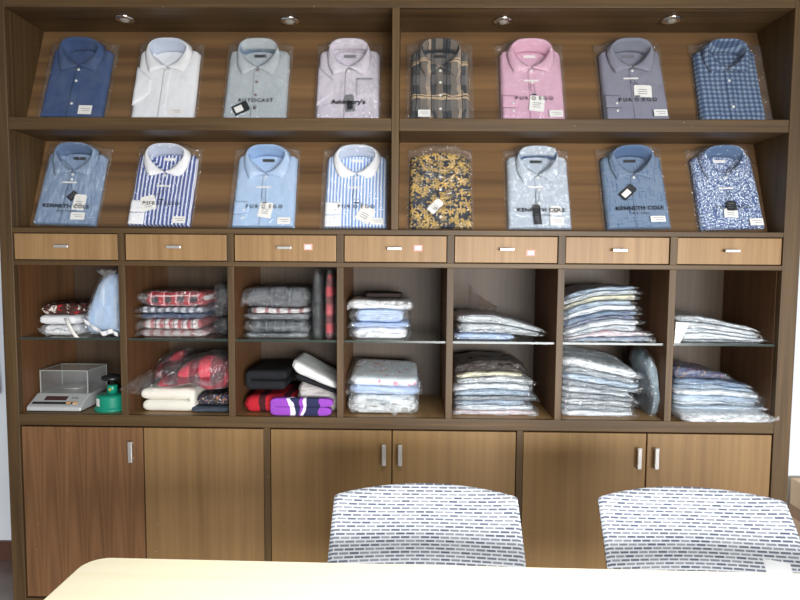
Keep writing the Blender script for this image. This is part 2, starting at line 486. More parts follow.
for x, y in ((.40, .098), (1.025, .112), (1.834, .112), (2.46, .100)):
    r = MB().lathe([(.021, -.001), (.036, -.001), (.037, -.004), (.033, -.008), (.024, -.010), (.021, -.006)], 28)
    sp = r.build('spotlight', M['chrome'], cab, smooth=True); sp.location = cab_off + Vector((x, y, Z_TOP)); sp['label'] = 'small chrome recessed spotlight, unlit'
    MB().lathe([(.021, -.002), (.021, -.005), (.014, -.013), (.006, -.017)], 20).build('bulb', M['bulb'], sp, smooth=True)


# ------------------------------------------------------------------ displayed shirts
def interp(pts, n):
    out = []
    for i in range(len(pts) - 1):
        for k in range(n):
            f = k / n; out.append(tuple(a + (b - a) * f for a, b in zip(pts[i], pts[i + 1])))
    out.append(pts[-1]); return out


def crom(pts, n):
    out = []
    for i in range(len(pts) - 1):
        p0 = Vector(pts[max(i - 1, 0)]); p1 = Vector(pts[i]); p2 = Vector(pts[i + 1]); p3 = Vector(pts[min(i + 2, len(pts) - 1)])
        if i == 0: p0 = Vector((-pts[1][0], pts[1][1], pts[1][2]))
        for k in range(n):
            t_ = k / n
            out.append(tuple(.5 * ((2 * p1) + (-p0 + p2) * t_ + (2 * p0 - 5 * p1 + 4 * p2 - p3) * t_ ** 2 + (-p0 + 3 * p1 - 3 * p2 + p3) * t_ ** 3)))
    out.append(tuple(pts[-1])); return out


FOLD = [(0, 0.333, .062), (.040, 0.33, .061), (.065, 0.318, .057), (.0735, 0.299, .051), (.062, 0.273, .045), (.036, 0.245, .039), (.003, 0.225, .034)]
LEAF = {
    'spread': [(0, 0.341, .020), (.052, 0.336, .020), (.086, 0.318, .026), (.093, 0.285, .030), (.085, 0.243, .030), (.067, 0.201, .033), (.003, 0.222, .0345)],
    'point': [(0, 0.311, .024), (.050, 0.309, .024), (.078, 0.299, .025), (.086, 0.281, .027), (.080, 0.231, .030), (.058, 0.187, .033), (.003, 0.222, .0345)],
    'round': [(0, 0.341, .020), (.052, 0.336, .020), (.086, 0.318, .026), (.093, 0.285, .030), (.083, 0.243, .030), (.058, 0.207, .033), (.003, 0.221, .0345)],
}
NECK = [(0, 0.313, .005), (.034, 0.31, .005), (.058, 0.301, .005), (.066, 0.285, .006), (.055, 0.263, .010), (.031, 0.239, .020), (.002, 0.223, .030)]
TH = .026


def inside_neck(u, v):
    pts = [(x, y) for x, y, z in NECK]; u = abs(u)
    if v < .224 or v > .33: return 0.0
    if v >= .285: m = .067
    else: m = .001 + (v - .224) / (.285 - .224) * .066
    return max(0.0, min(1.0, (m - u) / .007 + .2))


def body_h(u, v, sd):
    d = inside_neck(u, v) if sd != 14.2 else 0.0
    z = TH - (TH - .0045) * d
    z += .0030 * noise.noise((u * 16 + sd, v * 13, sd)) + .0018 * noise.noise((u * 45, v * 30 + sd, 3))
    return z


def shirt(row, cx, label, fab, collar=None, style='spread', rz=0.0, hw=.121, seed=1, cuff=None, buttons=None, pts=None, inner=None,
          print_text=None, hole=None, sticker=True, hang=None, pocket=False, flatc=False, short=False, neck='grey_ink', bag=True, film='film', bagx=(-.130, .128), half=None):
    p0 = Vector((cx, .10, Z_ST if row == 1 else Z_CT))
    R = Matrix(((1, 0, 0, 0), (0, sin(TILT), -cos(TILT), 0), (0, cos(TILT), sin(TILT), 0), (0, 0, 0, 1)))
    mt = Matrix.Translation(p0 + Vector((0, -.0035, .002 + .135 * abs(sin(rz))))) @ R @ Matrix.Rotation(rz, 4, 'Z')
    root = thing('packaged_shirt', label, 'shirt', mat=mt, group='packaged shirts on the ' + ('upper' if row == 1 else 'lower') + ' display boards')
    collar = collar or fab; inner = inner or collar
    # torso
    def top(u, v):
        return   .318 + .004 * max(0.0, min(1.0, (.078 - abs(u)) / .016)) - .016 * (abs(u) / hw) ** 2.2 - (.006 if abs(u) > .9 * hw else 0)
    def fn(a, b, c):
        vv0 = (b * .5 + .5)
        ue = a * hw * (1 - .03 * vv0)
        tv = top(ue, 0)
        v = vv0 * tv
        e = max(abs(a), abs(b))
        f = (1 - max(0, (abs(a) - .8) / .2) ** 3 * .35) * (1 - max(0, (abs(b) - .9) / .1) ** 3 * .3)
        ht = body_h(ue, v, seed) * f
        w_ = .001 + (ht - .001) * (c * .5 + .5)
        rr = .004 * (1 - sqrt(max(0, 1 - c * c * .96)))
        return (ue - math.copysign(rr, a) * (abs(a) > .99), v - math.copysign(rr, b) * (abs(b) > .99) + (.004 if b < -.99 else 0), w_)
    MB().lattice(44, 60, 4, fn).build('torso', fab, root, smooth=True)
    # collar leaves
    sq = (lambda P: [(x, .226 + (y - .226) * .80, TH + .001 + (z - TH) * .22 if z > TH else z) for x, y, z in P]) if flatc else (lambda P: P)
    F = crom(sq(FOLD), 5); O = interp(sq(LEAF[style]), 5)
    if style == 'round': O = crom(LEAF[style], 5)
    N = crom(NECK if not flatc else [(x * .8, .226 + (y - .226) * .6, TH * .8) for x, y, z in NECK], 5)
    Fm = [(-x, y, z) for x, y, z in F[:0:-1]] + F; Om = [(-x, y, z) for x, y, z in O[:0:-1]] + O; Nm = [(-x, y, z) for x, y, z in N[:0:-1]] + N
    n = len(Fm) - 1
    def leaf(a, b):
        i = min(int(round(a * n)), n); f = Vector(Fm[i]); o = Vector(Om[i]); p = f.lerp(o, b); p.z += .005 * sin(pi * b) + .0008 * noise.noise((p.x * 60, p.y * 60, seed)); return p
    c = MB().grid(n, 6, leaf).build('collar', collar, root, smooth=True, solid=.0014)
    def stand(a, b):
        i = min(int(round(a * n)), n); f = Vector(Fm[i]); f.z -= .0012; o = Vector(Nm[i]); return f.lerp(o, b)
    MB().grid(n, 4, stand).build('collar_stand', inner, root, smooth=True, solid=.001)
    # neck label
    if neck:
        nl = MB().box(-.024, .024, .287, .299, .0055, .0075).build('neck_label', M[neck], root)
    # placket
    def pl(a, b):
        u = -.014 + .028 * a; v = .004 + .213 * b; return (u, v, max(body_h(u, v, seed), TH - .001) + .0012)
    MB().grid(4, 30, pl).build('placket', fab, root, smooth=True, solid=.0012)
    bmat = buttons or M['button_white']
    for v in ((.213, .160, .103, .045) if not half else half):
        w_ = body_h(0, v, seed) + .0026
        MB().lathe([(.0052, -.001), (.0056, .0), (.0050, .0012), (.0020, .0010)], 12, 'z', (0, v, max(w_, TH + .001) if v > .205 else w_)).build('button', bmat, root, smooth=True)
    if pts:
        for s in (-1, 1):
            o = LEAF[style][5]
            MB().lathe([(.0040, -.001), (.0042, .0), (.0036, .0010)], 10, 'z', (s * (o[0] - .004), o[1] + .010, .0335)).build('button', bmat, root, smooth=True)
    if cuff:
        cm = fab if cuff is True else cuff
        for (v0, v1, dw) in ((.004, .052, .0045), (.055, .105, .0036)):
            def cf(a, b, c_):
                u = -hw + .006 + (a * .5 + .5) * .058; v = v0 + (b * .5 + .5) * (v1 - v0)
                if b > .9 and v0 > .05: u = -hw + .006 + (a * .5 + .5) * .052
                return (u, v, body_h(u, v, seed) - .001 + (dw + .001) * (c_ * .5 + .5) * (1 - .3 * max(abs(a), abs(b)) ** 6))
            cp = MB().lattice(8, 8, 2, cf).build('cuff', cm, root, smooth=True)
        for v in (.036, .068):
            MB().lathe([(.0046, -.001), (.005, .0), (.0044, .0012)], 10, 'z', (-hw + .046, v, TH + .0062)).build('button', bmat, root, smooth=True)
    if short:
        # turned-back edge of a short sleeve lying across the chest
        def sl(a, b, c_):
            u = -hw + .003 + (a * .5 + .5) * .062; v = .055 + .058 * (a * .5 + .5) + (b * .5 + .5) * (.175 - .118 * (a * .5 + .5))
            return (u, v, body_h(u, v, seed) - .001 + .0042 * (c_ * .5 + .5) * (1 - .3 * max(abs(a), abs(b)) ** 6))
        MB().lattice(8, 8, 2, sl).build('sleeve', fab, root, smooth=True)
    if pocket:
        def pk(a, b, c_):
            u = .030 + (a * .5 + .5) * .066; v = .095 + (b * .5 + .5) * .085
            return (u, v, body_h(u, v, seed) - .0005 + .0022 * (c_ * .5 + .5))
        MB().lattice(6, 6, 2, pk).build('pocket', fab, root, smooth=True)
    # size sticker, lower right
    if sticker:
        sx, sy, sw, sh = sticker if isinstance(sticker, tuple) else (.083, .023, .050, .028)
        wz = TH + .0080
        so = MB().box(sx - sw / 2, sx + sw / 2, sy - sh / 2, sy + sh / 2, wz, wz + .0006).build('size_sticker', M['white_paper'], root); so['label'] = 'white size sticker'
        for q in range(2):
            MB().box(sx - sw * .32 + q * .008, sx + sw * .38, sy + .004 - q * .008, sy + .0056 - q * .008, wz + .0006, wz + .0009).build('sticker_line', M['grey_ink'], so)
    # hang tags: (u, v, w, h, angle, material)
    for ht in (hang or ()):
        u, v, ww, hh, an, m_ = ht[:6]
        wz = TH + .006 + random.random() * .0012
        o = MB().prism([(-ww / 2, -hh / 2), (ww / 2, -hh / 2), (ww / 2, hh / 2 - .006), (ww / 2 - .006, hh / 2), (-ww / 2 + .006, hh / 2), (-ww / 2, hh / 2 - .006)], .0008).build('hang_tag', M[m_], root)
        o.location = (u, v, wz); o.rotation_euler = (0, 0, an)
        if m_ == 'black_card': o['label'] = 'black hang tag'
        if len(ht) > 6:
            MB().box(-ww * .30, ww * .30, -hh * .38, hh * .12, .0008, .0014).build('tag_label', M[ht[6]], o)
        else:
            for q in range(3):
                MB().box(-ww * .28, ww * .24, -hh * .25 + q * .009, -hh * .25 + .0022 + q * .009, .0008, .0011).build('tag_line', M['grey_ink'], o)
    if hole is not None:
        u, v = hole
        # thin cord running from the hang tag up to the placket, with its plastic toggle
        cu, cv = (hang[0][0], hang[0][1] + hang[0][3] * .4) if hang else (u, v - .05)
        MB().tube([(u - .002, v, TH + .004), (u - .008, (v + cv) / 2, TH + .0055), (cu, cv, TH + .0060)], .0007, 5).build('tag_cord', M['ink'], root)
        MB().tube([(u + .004, v, TH + .004), (u + .008, (v + cv) / 2, TH + .0055), (cu, cv, TH + .0060)], .0007, 5).build('tag_cord', M['ink'], root)
        tg = MB().box(-.028, .028, -.003, .003, 0, .0018).build('cord_toggle', M['white_paper'], root); tg.location = (u - .004, v, TH + .003)
    # bag
    if bag:
        x0, x1 = bagx; v0, v1 = -.001, .338
        def bf(sgn):
            def g_(a, b):
                u = x0 + (x1 - x0) * a; v = v0 + (v1 - v0) * b
                v += .010 * (abs(a * 2 - 1) ** 6) * b + .020 * exp(-(u / .085) ** 4) * max(0, (b - .8) / .2)
                nz = noise.noise((u * 38 + seed * 3, v * 38, seed)); nz2 = noise.noise((u * 12, v * 16 + seed, 5))
                if b > .97 or a < .02 or a > .98: u += .004 * noise.noise((u * 80, v * 60, seed))
                e = min(a, 1 - a) / .07; e2 = min((1 - b) / .06, b / .03)
                k = min(1, max(0, min(e, e2))) ** .5
                if sgn > 0:
                    hump = .036 * (1 / (1 + exp(-(v - .196) / .012))) * exp(-(u / .098) ** 6)
                    zz = .004 + (TH + .0058 + hump - .004) * k + .0030 * nz * k + .0022 * k * (.5 - abs(noise.noise((u * 22 + v * 18, v * 14 - u * 9, seed + 4)))) + .0035 * noise.noise((u * 95 + seed, v * 95, 2)) * max(0, abs(a * 2 - 1) - .55) * max(0, b - .70) * 9 + .0022 * noise.noise((u * 120, v * 60 + seed, 9)) * max(0, abs(a * 2 - 1) - .8) * 5 + .0030 * max(0, b - .72) * nz2 * 8
                else:
                    zz = .0004 + .0036 * (1 - k)
                return (u, v, max(zz, .0002))
            return g_
        mb = MB().grid(48, 64, bf(1)); mb.grid(12, 16, bf(-1))
        bg = mb.build('plastic_bag', M[film], root, smooth=True); bg['label'] = 'clear plastic bag'
        if print_text:
            for body, v, size, sx_, spc, bold in print_text:
                text(body, 'printed_text', M['ink'], bg, (.004, v, TH + .0105), size, sx_, None, spc, bold)
    return root


LB = (-.0, 0)
navy = fabric('navy_cotton', (62, 84, 126))
white = fabric('white_cotton', (238, 239, 242))
grey1 = fabric('pale_grey_chambray', (172, 180, 186), [('blot', 160, .52, (196, 206, 212), .5)])
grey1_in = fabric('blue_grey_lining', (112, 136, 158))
whfl = fabric('lilac_white_print', (208, 200, 212), [('blot', 55, .52, (178, 172, 188), .5), ('blot', 90, .58, (232, 226, 234), .7)])
plaid = fabric('dark_plaid_flannel', (60, 62, 66), [('stripe', 'x', .058, .44, .30, (136, 124, 112), .65), ('stripe', 'x', .116, .14, .42, (214, 190, 164), .55), ('stripe', 'y', .110, .40, .62, (118, 112, 108), .5),
                                                  ('stripe', 'y', .150, .12, .40, (226, 196, 160), .6), ('stripe', 'x', .058, .06, .62, (14, 14, 16), .9), ('stripe', 'y', .150, .022, .34, (14, 14, 16), .95)], wrinkle=.15)
pink = fabric('pink_cotton', (216, 170, 192))
grey2 = fabric('grey_violet_cotton', (134, 134, 150), [('stripe', 'x', .004, .5, 0, (142, 142, 158), .5)])
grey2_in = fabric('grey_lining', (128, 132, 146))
check = fabric('blue_gingham', (134, 154, 178), [('stripe', 'x', .019, .52, 0, (36, 62, 104), .62), ('stripe', 'y', .019, .52, .2, (30, 54, 96), .62)], wrinkle=.15)
kc1 = fabric('blue_streaked_cotton', (120, 142, 172), [('streak', 'y', 130, .45, .7, (166, 186, 210)), ('streak', 'y', 160, .55, .75, (78, 110, 160))])
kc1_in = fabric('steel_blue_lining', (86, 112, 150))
stripe = fabric('bold_blue_stripe', (240, 242, 248), [('stripe', 'x', .0152, .62, .2, (70, 88, 154), 1), ('stripe', 'x', .0152, .16, .43, (200, 210, 240), 1)])
ltblue = fabric('light_blue_cotton', (172, 198, 230))
ltblue_in = fabric('light_blue_inside_shaded', (142, 172, 212))  # same light blue cotton, with the shade of the neck opening put into its colour
bstripe = fabric('fine_blue_stripe', (238, 244, 254), [('stripe', 'x', .0128, .55, .1, (138, 170, 226), 1)])
floral = fabric('gold_flower_print', (42, 46, 56), [('blot', 40, .55, (84, 84, 84), .5), ('flower', 62, .36, (186, 150, 76)), ('star', 31, .58, (212, 174, 92))], wrinkle=.1)
kc2 = fabric('pale_blue_print', (182, 192, 206), [('blot', 70, .55, (222, 232, 242), .8), ('blot', 120, .6, (150, 172, 200), .7)])
kc3 = fabric('blue_crosshatch', (118, 138, 164), [('streak', 'y', 150, .55, .68, (64, 90, 132)), ('streak', 'x', 150, .57, .70, (70, 96, 138))])
bflo = fabric('small_blue_flower_print', (70, 94, 146), [('blot', 165, .50, (214, 228, 246), .95)])
white_collar = fabric('white_collar_cotton', (246, 246, 250))
white_in = fabric('white_inside_shaded', (194, 203, 220))  # inside of the white collars, greyed to carry the shade of the opening

PG = lambda v=.080, s=.022: [('P U R', v, s, 1.0, 1.0, .0), ('', v, s, 1, 1, 0)]


def purego(v=.080):
    return [('P U R  O  E G O', v, .0215, .96, 1.0, .0003), ('\u2013', v + .0175, .030, 1.0, 1.0, .0014)]


def kenneth(v=.078):
    return [('KENNETH COLE', v, .0215, 1.06, 1.12, .0006), ('NEW YORK', v - .021, .0110, 1.0, 1.3, .0)]


blk = M['black_card']
shirt(1, .189, 'plain navy blue shirt with white buttons, at left end of the upper row', navy, style='spread', rz=-.02, seed=1.3, buttons=M['button_white'], sticker=(.060, .030, .052, .038), neck=None, half=(.211, .160, .060), bagx=(-.138, .131),
      cuff=None)
shirt(1, .540, 'plain white short sleeved shirt in clear bag, upper row beside the navy shirt', white, style='spread', seed=2.1, short=True, sticker=(.058, .026, .046, .026), neck=None, inner=white_in, half=(.211, .150, .062), buttons=M['button_white'])
shirt(1, .893, 'pale grey button-down shirt with black hang tag, upper row under second spotlight', grey1, style='point', pts=True, seed=3.2, inner=grey1_in, buttons=plain('brown_button', (120, 92, 84), .4), hole=None,
      hang=[(-.050, .042, .044, .062, -1.08, 'black_card', 'white_paper')], sticker=None, neck='black_card', print_text=[('AUTOCAST', .074, .021, 1.05, 1.25, .0004), ('\u00ae', .044, .016, 1, 1, .0004)])
shirt(1, 1.247, 'lilac-white tone printed shirt with grey tag, upper row left of the centre divider', whfl, style='point', seed=4.4, short=True, neck='grey_ink', hang=[(.008, .066, .036, .074, .12, 'grey_ink', 'black_card')], sticker=None, half=(.211,),
      print_text=[("Ashinbury's", .068, .026, 1.0, 1.05, .0008)], pocket=True)
shirt(1, 1.600, 'dark grey and tan plaid flannel shirt, upper row right of the centre divider', plaid, style='point', pts=True, seed=5.5, hw=.113, neck='black_card', sticker=(-.062, .022, .046, .030), inner=fabric('black_lining', (44, 48, 56)))
shirt(1, 1.950, 'plain pink long sleeved shirt with white hang tag, upper row', pink, style='spread', seed=6.1, cuff=True, neck='white_paper', hole=(.0, .168), hang=[(.014, .066, .056, .066, -.12, 'white_paper')], half=(), print_text=purego(.086), bagx=(-.131, .132))
shirt(1, 2.340, 'plain grey long sleeved shirt between the pink and gingham shirts of upper row', grey2, style='spread', seed=7.7, cuff=True, inner=grey2_in, neck='grey_ink', hole=(-.006, .176), hang=[(.028, .118, .066, .052, -.06, 'white_paper')], half=(.211,),
      print_text=purego(.078), rz=.02)
shirt(1, 2.700, 'blue gingham shirt in loose crinkled bag, at right end of upper row', check, style='spread', seed=8.3, cuff=None, neck=None, sticker=None, film='film', half=(.172, .058), bagx=(-.126, .152), rz=.0)
shirt(2, .151, 'light blue streaked shirt with white labels, at left end of lower row', kc1, style='spread', seed=9.9, inner=kc1_in, neck='black_card', cuff=None, hole=(0, .176), hang=[(.052, .092, .048, .066, -.05, 'white_paper'), (.020, .118, .030, .040, -.7, 'black_card')], sticker=(.056, .034, .054, .030), half=(.211, .190),
      print_text=kenneth(.072), rz=-.035)
shirt(2, .519, 'bold blue striped shirt with white collar and cuff, on the lower row', stripe, collar=white_collar, inner=white_in, style='round', seed=11.2, cuff=white_collar, neck='white_paper', hole=(.006, .165), hang=[(-.046, .090, .056, .062, .3, 'white_paper')], half=(.211,), print_text=purego(.088), rz=-.02)
shirt(2, .922, 'plain light blue long sleeved shirt with white hang tag, in the lower row', ltblue, style='spread', seed=12.5, cuff=True, inner=ltblue_in, neck='black_card', hole=(-.002, .165), hang=[(.010, .068, .052, .064, -.18, 'white_paper')], half=(.211,), print_text=purego(.080), bagx=(-.139, .127))
shirt(2, 1.277, 'fine pale blue striped shirt with white collar, left of centre divider', bstripe, collar=white_collar, inner=white_in, style='round', seed=13.1, cuff=white_collar, neck='white_paper', hole=(-.004, .166), hang=[(.040, .052, .060, .066, -.5, 'white_paper')], half=(.211,), print_text=purego(.082), bagx=(-.138, .127))
shirt(2, 1.606, 'black shirt with golden yellow flower print, lower row', floral, style='spread', seed=14.2, neck=None, sticker=None, flatc=True, film='film', half=(), hang=[(-.020, .088, .034, .062, -.75, 'white_paper')],
      print_text=[('outline', .078, .022, 1, 1, 0)])
shirt(2, 1.985, 'pale blue leaf print shirt with black tag and two white labels', kc2, style='point', seed=15.5, inner=kc1_in, neck='black_card', hole=(-.006, .172), hang=[(-.012, .056, .030, .082, .06, 'black_card'), (.060, .072, .044, .036, -.03, 'white_paper')], sticker=(.062, .028, .052, .034), half=(), print_text=kenneth(.072))
shirt(2, 2.362, 'mid blue crosshatched shirt with black tag tilted across its chest', kc3, style='spread', seed=16.6, inner=kc1_in, neck='black_card', hang=[(-.032, .148, .036, .070, -.85, 'black_card', 'white_paper')], sticker=(.068, .034, .056, .024), half=(.211,), print_text=kenneth(.078), rz=.03)
shirt(2, 2.716, 'blue and white small flower print shirt, at right end of lower row', bflo, style='spread', seed=17.4, inner=kc1_in, neck='white_paper', hole=(-.002, .166), hang=[(.0, .092, .038, .040, .0, 'black_card'), (-.006, .062, .052, .036, -.1, 'white_paper')], half=(.211,), rz=.035,
      print_text=[('P U R  O  E G O', .084, .0195, .96, 1.0, .0003)])


# ------------------------------------------------------------------ folded stacks
def layer_cloth(x0, x1, y0, y1, zb, zt, seed, ridge=2, corner=.35, amp=.0015, nx=22, ny=16, nz=6, gap=.0006, org=(0, 0, 0)):
    """rounded, slightly wrinkled folded garment between the height functions zb, zt (x, y world)"""
    hx, hy = (x1 - x0) / 2, (y1 - y0) / 2; xc, yc = (x0 + x1) / 2, (y0 + y1) / 2
    def fn(a, b, c):
        h = max(.003, zt(xc, yc) - zb(xc, yc)); r = min(h * .34, .014)
        cut = 1 - .10 * (abs(a) ** 10) * (abs(b) ** 10)
        e = r * (1 - sqrt(max(0, 1 - c * c * .98)))
        x = xc + a * (hx - e) * cut; y = yc + b * (hy - e) * cut
        lo, hi = zb(x, y) + gap, zt(x, y) - gap
        m = max(abs(a), abs(b)); k = 1 - .14 * max(0, (m - .8) / .2) ** 2
        z = (lo + hi) / 2 + c * (hi - lo) / 2 * k
        if b < -.99 or b > .99: y += .0035 * cos(c * ridge * pi + seed) * (1 - abs(c)) + .003 * noise.noise((x * 18, z * 90, seed))
        if abs(a) > .99: x += .003 * cos(c * ridge * pi + seed) * (1 - abs(c))
        x += amp * noise.noise((x * 20 + seed, y * 20, z * 40)); z += amp * .6 * noise.noise((x * 25, y * 25 + seed, 7)) * (1 - abs(c) * .3)
        return (x - org[0], y - org[1], min(max(z, lo), hi) - org[2])
    return MB().lattice(nx, ny, nz, fn)


def layer_bag(x0, x1, y0, y1, zb, zt, seed, amp=.003, pinch=.7, nx=48, ny=20, nz=6, org=(0, 0, 0), flaps=1):
    hx, hy = (x1 - x0) / 2, (y1 - y0) / 2; xc, yc = (x0 + x1) / 2, (y0 + y1) / 2
    def fn(a, b, c):
        cut = 1 - .05 * (abs(a) ** 8) * (abs(b) ** 8)
        x = xc + a * hx * cut; y = yc + b * hy * cut
        lo, hi = zb(x, y), zt(x, y)
        m = max(abs(a), abs(b)); k = 1 - pinch * max(0, (m - .80) / .20) ** 1.5
        z = (lo + hi) / 2 + c * (hi - lo) / 2 * k
        n1 = noise.noise((x * 45 + seed, y * 45, z * 70)); n2 = noise.noise((x * 110, y * 70 + seed, z * 120))
        edge = max(0, (m - .7) / .3)
        y += (-.5 if b < 0 else .5) * amp * (n1 * 2.2 + 1.3 * (.5 - abs(noise.noise((x * 60, z * 120, seed)))) + n2 * .8) * edge; x += amp * n2 * edge
        z -= math.copysign(1, c) * (hi - lo) * abs(c) * .5 * (.10 + .45 * edge) * max(0, n1 + .5 * n2 + .25)
        return (x - org[0], y - org[1], min(max(z, lo + .0005), hi - .0005) - org[2])
    mb = MB().lattice(nx, ny, nz, fn)
    # loose welded margin of the bag: at the front and at the right
    def flap(a, b):
        x = x0 + .004 + (x1 - x0 - .004) * a; y = y0 + .006 - (.010 + .012 * max(0, noise.noise((x * 14 + seed, seed, 1)) + .3)) * b
        lo, hi = zb(x, y), zt(x, y)
        z = (lo + hi) / 2 + (hi - lo) * .46 * max(-1, min(1, 2.2 * noise.noise((x * 24 + seed, b * 1.5, seed)))) * b
        return (x - org[0], y - org[1], z - org[2])
    mb.grid(44, 3, flap)
    def side(a, b):
        y = y0 + .004 + .20 * a; x = x1 - .004 + (.006 + .016 * max(0, noise.noise((y * 12 + seed, seed, 3)) + .25)) * b
        lo, hi = zb(x, y), zt(x, y)
        z = (lo + hi) / 2 + (hi - lo) * .4 * max(-1, min(1, 2 * noise.noise((y * 24 + seed, b * 1.5, seed + 2)))) * b
        return (x - org[0], y - org[1], z - org[2])
    if flaps > 1: mb.grid(18, 3, side)
    return mb


def stack(zbase, layers, group, depth=(.045, .335), prof=None, profz=None, cat='folded shirt', name='folded_shirt'):
    """layers listed bottom to top: dict(x=(px0,px1), y=top px at the front, mat=, label=)"""
    zlo = zbase + .0006; prevw = 0.0
    for i, L in enumerate(layers):
        px0, px1 = L['x']; yf = L.get('front', depth[0]); yb = L.get('back', depth[1])
        zt_ = at((px0 + px1) / 2, L['y'], yf).z
        x0, x1 = at(px0, L['y'], yf).x, at(px1, L['y'], yf).x
        X0, X1 = min(q['x0w'] for q in [dict(x0w=x0)]), x1
        a, b = zlo, max(zt_, zlo + .0035)
        P = prof or (lambda x, y: 1.0)
        wa = min(.006, (b - a) * .42, L.get('wob', .006)); wp = prevw; prevw = wa = 0.0 if len(layers) < 4 else wa
        Q = profz or (lambda h, x, y: h * P(x, y))
        zb = lambda x, y, a=a, wp=wp, i=i: zbase + Q(a - zbase, x, y) + wp * (.75 * noise.noise((x * 11 + i * 7.3, y * 8, 1.7)) + .5 * noise.noise((x * 34 + i * 3.1, y * 20, 4.7)))
        zt = lambda x, y, b=b, wa=wa, i=i: zbase + Q(b - zbase, x, y) + wa * (.75 * noise.noise((x * 11 + (i + 1) * 7.3, y * 8, 1.7)) + .5 * noise.noise((x * 34 + (i + 1) * 3.1, y * 20, 4.7)))
        org = ((x0 + x1) / 2, (yf + yb) / 2, zb((x0 + x1) / 2, (yf + yb) / 2))
        sd = random.random() * 50
        root = thing(L.get('name', 'bagged_shirt' if L.get('bag', True) else 'folded_garment'), L['label'], L.get('cat', 'shirt'), org, group)
        if L.get('bag', True):
            inx = L.get('inset', .014)
            layer_cloth(x0 + inx, x1 - inx, yf + .007, yb - .01, zb, zt, sd, L.get('ridge', 2), gap=min(.0012, (b - a) * .07), org=org).build('shirt', L['mat'], root, smooth=True)
            bg = layer_bag(x0, x1, yf, yb, zb, zt, sd, L.get('crumple', .0035), L.get('pinch', .4), org=org, flaps=L.get('flaps', 1)).build('plastic_bag', M[L.get('film', 'film_stiff')], root, smooth=True)
            bg['label'] = 'clear plastic bag'
            if L.get('tagpx'):
                q = at(L['tagpx'][0], L['tagpx'][1], yf + .01)
        else:
            layer_cloth(x0, x1, yf, yb, zb, zt, sd, L.get('ridge', 2), amp=L.get('amp', .003), org=org, nz=8).build('garment', L['mat'], root, smooth=True)
        if 'extra' in L: L['extra'](root, org, zt)
        zlo = b


def flat(zb):  # helper giving constant height
    return lambda x, y: zb


F_ = fabric
m_white = F_('white_folded', (236, 236, 238), [('streak', 'x', 60, .5, .75, (204, 208, 214))])
m_white2 = F_('off_white_folded', (228, 228, 230), [('streak', 'x', 90, .5, .7, (180, 186, 196))])
m_brown = F_('brown_red_print', (70, 42, 38), [('blot', 45, .57, (190, 40, 46), .9), ('blot', 60, .56, (232, 224, 214), .95)])
m_redplaid = F_('red_tartan', (40, 34, 44), [('stripe', 'x', .050, .5, .1, (196, 40, 52), .8), ('stripe', 's', .045, .5, .3, (180, 36, 48), .55), ('stripe', 'x', .050, .06, .72, (236, 230, 230), .9), ('stripe', 's', .045, .06, .9, (230, 226, 226), .8)])
m_redplaid2 = F_('red_white_tartan', (226, 220, 220), [('stripe', 'x', .036, .42, .1, (172, 40, 50), .85), ('stripe', 'x', .036, .14, .62, (40, 40, 52), .9), ('stripe', 's', .030, .3, .3, (150, 44, 54), .5)])
m_redgrey = F_('faded_red_plaid', (170, 160, 160), [('stripe', 'x', .040, .4, .1, (140, 60, 66), .7), ('streak', 'x', 80, .5, .7, (220, 216, 214))])
m_navyf = F_('navy_folded', (44, 62, 96), [('streak', 'x', 80, .55, .8, (96, 116, 150))])
m_bwplaid = F_('navy_white_plaid', (206, 212, 220), [('stripe', 'x', .030, .5, 0, (44, 54, 84), .8), ('streak', 'x', 80, .5, .7, (60, 70, 96))])
m_black = F_('black_folded', (30, 31, 35))
m_greyplaid = F_('grey_plaid', (92, 96, 102), [('stripe', 'x', .070, .4, .45, (58, 62, 68), .7), ('stripe', 's', .060, .4, .0, (72, 76, 82), .6), ('stripe', 'x', .070, .03, .2, (160, 164, 168), .8)])
m_window = F_('charcoal_windowpane', (50, 56, 64), [('stripe', 'x', .034, .06, .2, (150, 158, 166), .8), ('stripe', 's', .034, .06, .6, (150, 158, 166), .8)])
m_greythin = F_('grey_folded', (84, 88, 94), [('streak', 'x', 70, .45, .7, (176, 182, 186))])
m_redwhite = F_('red_white_stripe_fold', (226, 222, 222), [('stripe', 'x', .045, .3, .2, (156, 80, 84), .8), ('streak', 'x', 90, .5, .7, (120, 112, 116))])
m_buff = F_('buffalo_check_fleece', (196, 44, 66), [('stripe', 'x', .084, .5, .15, (30, 22, 32), .68), ('stripe', 's', .080, .5, .3, (30, 22, 32), .68)], knit=160)
m_buff_fold = F_('buffalo_check_folded', (176, 30, 46), [('stripe', 'z', .070, .5, .15, (22, 22, 28), .75), ('stripe', 'y', .080, .5, .3, (22, 22, 28), .45)])
m_fleece = F_('cream_fleece', (236, 232, 220), [], knit=220, wrinkle=.5)
m_scarf = F_('slate_scarf', (58, 66, 78), [('streak', 'x', 60, .5, .7, (84, 94, 106))])
m_scarf2 = F_('mixed_pattern_cloth', (52, 50, 56), [('blot', 70, .55, (170, 120, 96), .9), ('blot', 95, .58, (86, 112, 170), .9), ('blot', 120, .6, (226, 220, 214), .9)])
m_red = F_('red_folded', (182, 34, 48), [('stripe', 'x', .094, .3, .45, (28, 26, 30), .9)], knit=160)
m_purple = F_('purple_striped_knit', (46, 48, 82), [('stripe', 'x', .26, .29, .5, (150, 74, 186), 1), ('stripe', 'x', .26, .07, .22, (228, 222, 236), 1), ('stripe', 'x', .26, .04, .07, (150, 74, 186), 1), ('stripe', 'x', .26, .06, .03, (228, 222, 236), 1),
                                                  ('stripe', 'x', .26, .24, -.24, (150, 74, 186), 1)], knit=200)
